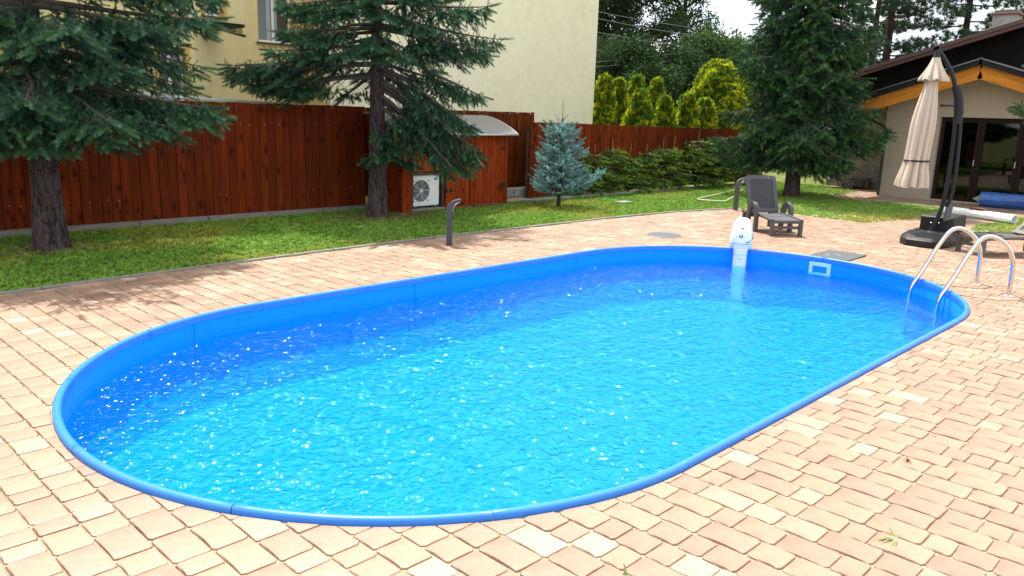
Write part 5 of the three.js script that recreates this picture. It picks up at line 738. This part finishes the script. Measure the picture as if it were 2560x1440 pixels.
// rolled pool cover, white roll, red tile
{
  const wr = (x, y) => 0.5 * fbm(x * 6, y * 40, 40, 15, 3) + 0.5 * fbm(x * 14, y * 10, 14, 25, 3), wrTex = tex(256, 256, wr, false, 1, 1);
  const c = thing('rolled_pool_cover', 'rolled blue pool cover lying before the annexe glass doors', 'pool cover', [13.22, 0.15, -0.72], -1.44);
  const roll = (len, rad, seed, m, nm, par) => { const n = 60, k = 30, P = [], U = [], I = []; for (let i = 0; i <= n; i++) for (let j = 0; j <= k; j++) { const a = j / k * 2 * Math.PI, x = i / n * len, r = rad * (1 + 0.05 * (vnoise(x * 5 + 9, a * 2, 4096, seed) - 0.5) + 0.10 * (vnoise(x * 1.2 + 50, a * 3 + 5, 4096, seed) - 0.5)); P.push(x, Math.sin(a) * r * 0.96, Math.cos(a) * r); U.push(x * 1.2, j / k); } for (let i = 0; i < n; i++) for (let j = 0; j < k; j++) { const a = i * (k + 1) + j; I.push(a, a + 1, a + k + 1, a + 1, a + k + 2, a + k + 1); } const g = new THREE.BufferGeometry(); g.setAttribute('position', new THREE.Float32BufferAttribute(P, 3)); g.setAttribute('uv', new THREE.Float32BufferAttribute(U, 2)); g.setIndex(I); g.computeVertexNormals(); obj(nm, g, m, par); };
  roll(2.4, 0.158, 3, phys([0.03, 0.11, 0.36], { roughness: 0.35, bumpMap: wrTex, bumpScale: 0.04 }), 'rolled_sheet', c);
  const sp = new THREE.PlaneGeometry(1, 1); { const P = []; for (let i = 0; i < 260; i++) { const t0 = i / 260, t1 = (i + 1) / 260, f = (t) => { const a = t * 2 * Math.PI * 6, r = 0.02 + 0.13 * t; return [Math.sin(a) * r, Math.cos(a) * r]; }, [a0, b0] = f(t0), [a1, b1] = f(t1), w = 0.008; P.push(0.004, a0, b0, 0.004, a1, b1, 0.004 , a1 * (1 + w / 0.08), b1 * (1 + w / 0.08), 0.004, a0, b0, 0.004, a1 * (1 + w / 0.08), b1 * (1 + w / 0.08), 0.004, a0 * (1 + w / 0.08), b0 * (1 + w / 0.08)); } sp.deleteAttribute('uv'); sp.deleteAttribute('normal'); sp.setIndex(null); sp.setAttribute('position', new THREE.Float32BufferAttribute(P, 3)); sp.computeVertexNormals(); }
  obj('roll_end', sp, mat([0.25, 0.24, 0.26]), c); obj('core', new THREE.ConeGeometry(0.1, 0.16, 20, 1, true).rotateZ(Math.PI / 2).translate(-0.06, 0, 0), mat([0.36, 0.30, 0.30]), c);
  const w = thing('white_roll', 'white plastic sheet roll lying across the grass behind the parasol base', 'roll', [10.95, 0.075, -0.72], -1.95);
  roll(1.35, 0.078, 8, phys([0.85, 0.87, 0.88], { roughness: 0.4, bumpMap: wrTex, bumpScale: 0.02 }), 'rolled_sheet', w);
  tag(obj('red_tile', rbox(0.28, 0.035, 0.09, 0.012, 0, 0, 0).rotateY(-1.95).translate(10.72, 0.172, -0.12), mat([0.30, 0.07, 0.06], { map: grain })), 'dull red tile lying on the white roll', 'tile');
}
// sprigs of grass in the paving joints
[[-2.02, 2.93, 'grassy weed sprig lying on the pavers at lower right', 9, 0.1], [-1.19, 2.7, 'tiny dry weed sprig higher up on the right pavers', 6, 0.045], [-3.02, 2.36, 'small weed tuft at the bottom edge right of centre', 6, 0.05], [3.4, 2.18, 'small weed at the right edge near the ladder', 6, 0.05]].forEach(([x, z, label, n, l], i) => {
  const rg = rngOf(60 + i), w = thing('weed', label, 'weed', [x, -0.004, z], 0, 'weeds in the paving joints'), P = [];
  for (let k = 0; k < n; k++) { const a = i ? rg() * 6.28 : 2.6 + rg() * 1.4 + (k % 3 === 0 ? 2.4 : 0), c = Math.cos(a), s = Math.sin(a), len = l * (0.5 + 0.7 * rg()), h = len * (i ? 0.25 + 0.4 * rg() : 0.05 + 0.12 * rg()), wd = 0.0035; P.push(-s * wd, 0, c * wd, s * wd, 0, -c * wd, c * len * 0.5 - s * wd, h, s * len * 0.5 + c * wd, s * wd, 0, -c * wd, c * len * 0.5 + s * wd, h, s * len * 0.5 - c * wd, c * len * 0.5 - s * wd, h, s * len * 0.5 + c * wd, c * len * 0.5 - s * wd, h, s * len * 0.5 + c * wd, c * len * 0.5 + s * wd, h, s * len * 0.5 - c * wd, c * len, h * 0.75, s * len); }
  const g = new THREE.BufferGeometry(); g.setAttribute('position', new THREE.Float32BufferAttribute(P, 3)); g.computeVertexNormals(); obj('blades', g, mat(i % 2 ? [0.28, 0.2, 0.08] : [0.14, 0.2, 0.04]), w); obj('crown', new THREE.SphereGeometry(0.008, 8, 6).scale(1, 0.5, 1), mat([0.25, 0.17, 0.08]), w);
});
// overhead wires beyond the fence
[[[16.9, 4.99], [22.9, 5.0], 'topmost'], [[16.9, 4.77], [22.9, 4.72], 'second from the top'], [[16.92, 4.33], [22.1, 4.27], 'third from the top'], [[16.97, 3.8], [21.5, 2.8], 'steeply falling to the right'], [[17.1, 3.35], [22.7, 4.1], 'rising to the right, upper of two'], [[17.1, 3.2], [22.6, 3.8], 'rising to the right, lower of two']].forEach(([a, b, w]) => tag(obj('overhead_wire', tube([[a[0] - 3, a[1] + (a[1] - b[1]) * 0.5, -13.4], [a[0], a[1], -14], [(a[0] + b[0]) / 2, (a[1] + b[1]) / 2 - 0.03, -14], [b[0], b[1], -14], [b[0] + 4, b[1] + (b[1] - a[1]) * 0.7, -14.6]], 0.008, 30, 6), mat([0.2, 0.2, 0.21], { roughness: 0.5 })), `overhead wire beyond the right fence, ${w}`, 'wire', 'overhead wires beyond the fence'));
{ // pine standing just outside the frame on the right, one bough reaching in
  const rg = rngOf(950), tone = (r) => { const v = 0.7 + r() * 0.6; return rgb(0.07 * v, 0.12 * v, 0.055 * v); }, B = [];
  for (let k = 0; k < 16; k++) B.push({ y0: 1.5 + 0.14 * k, az: k * 2.4, len: 0.95 - 0.03 * k, rise: 0.05, sag: -0.1, bare: 0.3, dens: 0.7, width: 0.4, hang: 0.1, size: 1.1, rg, tone });
  B.push({ y0: 1.95, az: AZR + Math.PI, len: 1.0, rise: 0.0, sag: -0.12, bare: 0.35, dens: 1, width: 0.36, hang: 0.1, rg, tone }, { y0: 1.85, az: AZR + Math.PI + 0.2, len: 0.9, rise: 0.0, sag: -0.1, bare: 0.35, width: 0.36, hang: 0.1, rg, tone });
  conifer('spruce_tree', 'conifer at the right edge with only one bough tip showing before the annexe', 'tree', undefined, 10.75, 1.15, 0, trunkGeo(3.9, 0.09, 0.02, 91), B, shootBig, rg);
}

// ------------------------------------------------------------------ plan units to metres
scene.traverse((o) => { if (o.isMesh) { o.castShadow = true; o.receiveShadow = true; } });
for (const o of scene.children) { if (o.isLight || o === sun.target) continue; o.position.multiplyScalar(UNIT); o.scale.multiplyScalar(UNIT); }
camera.position.multiplyScalar(UNIT); camera.updateMatrixWorld();
renderer.render(scene, camera);
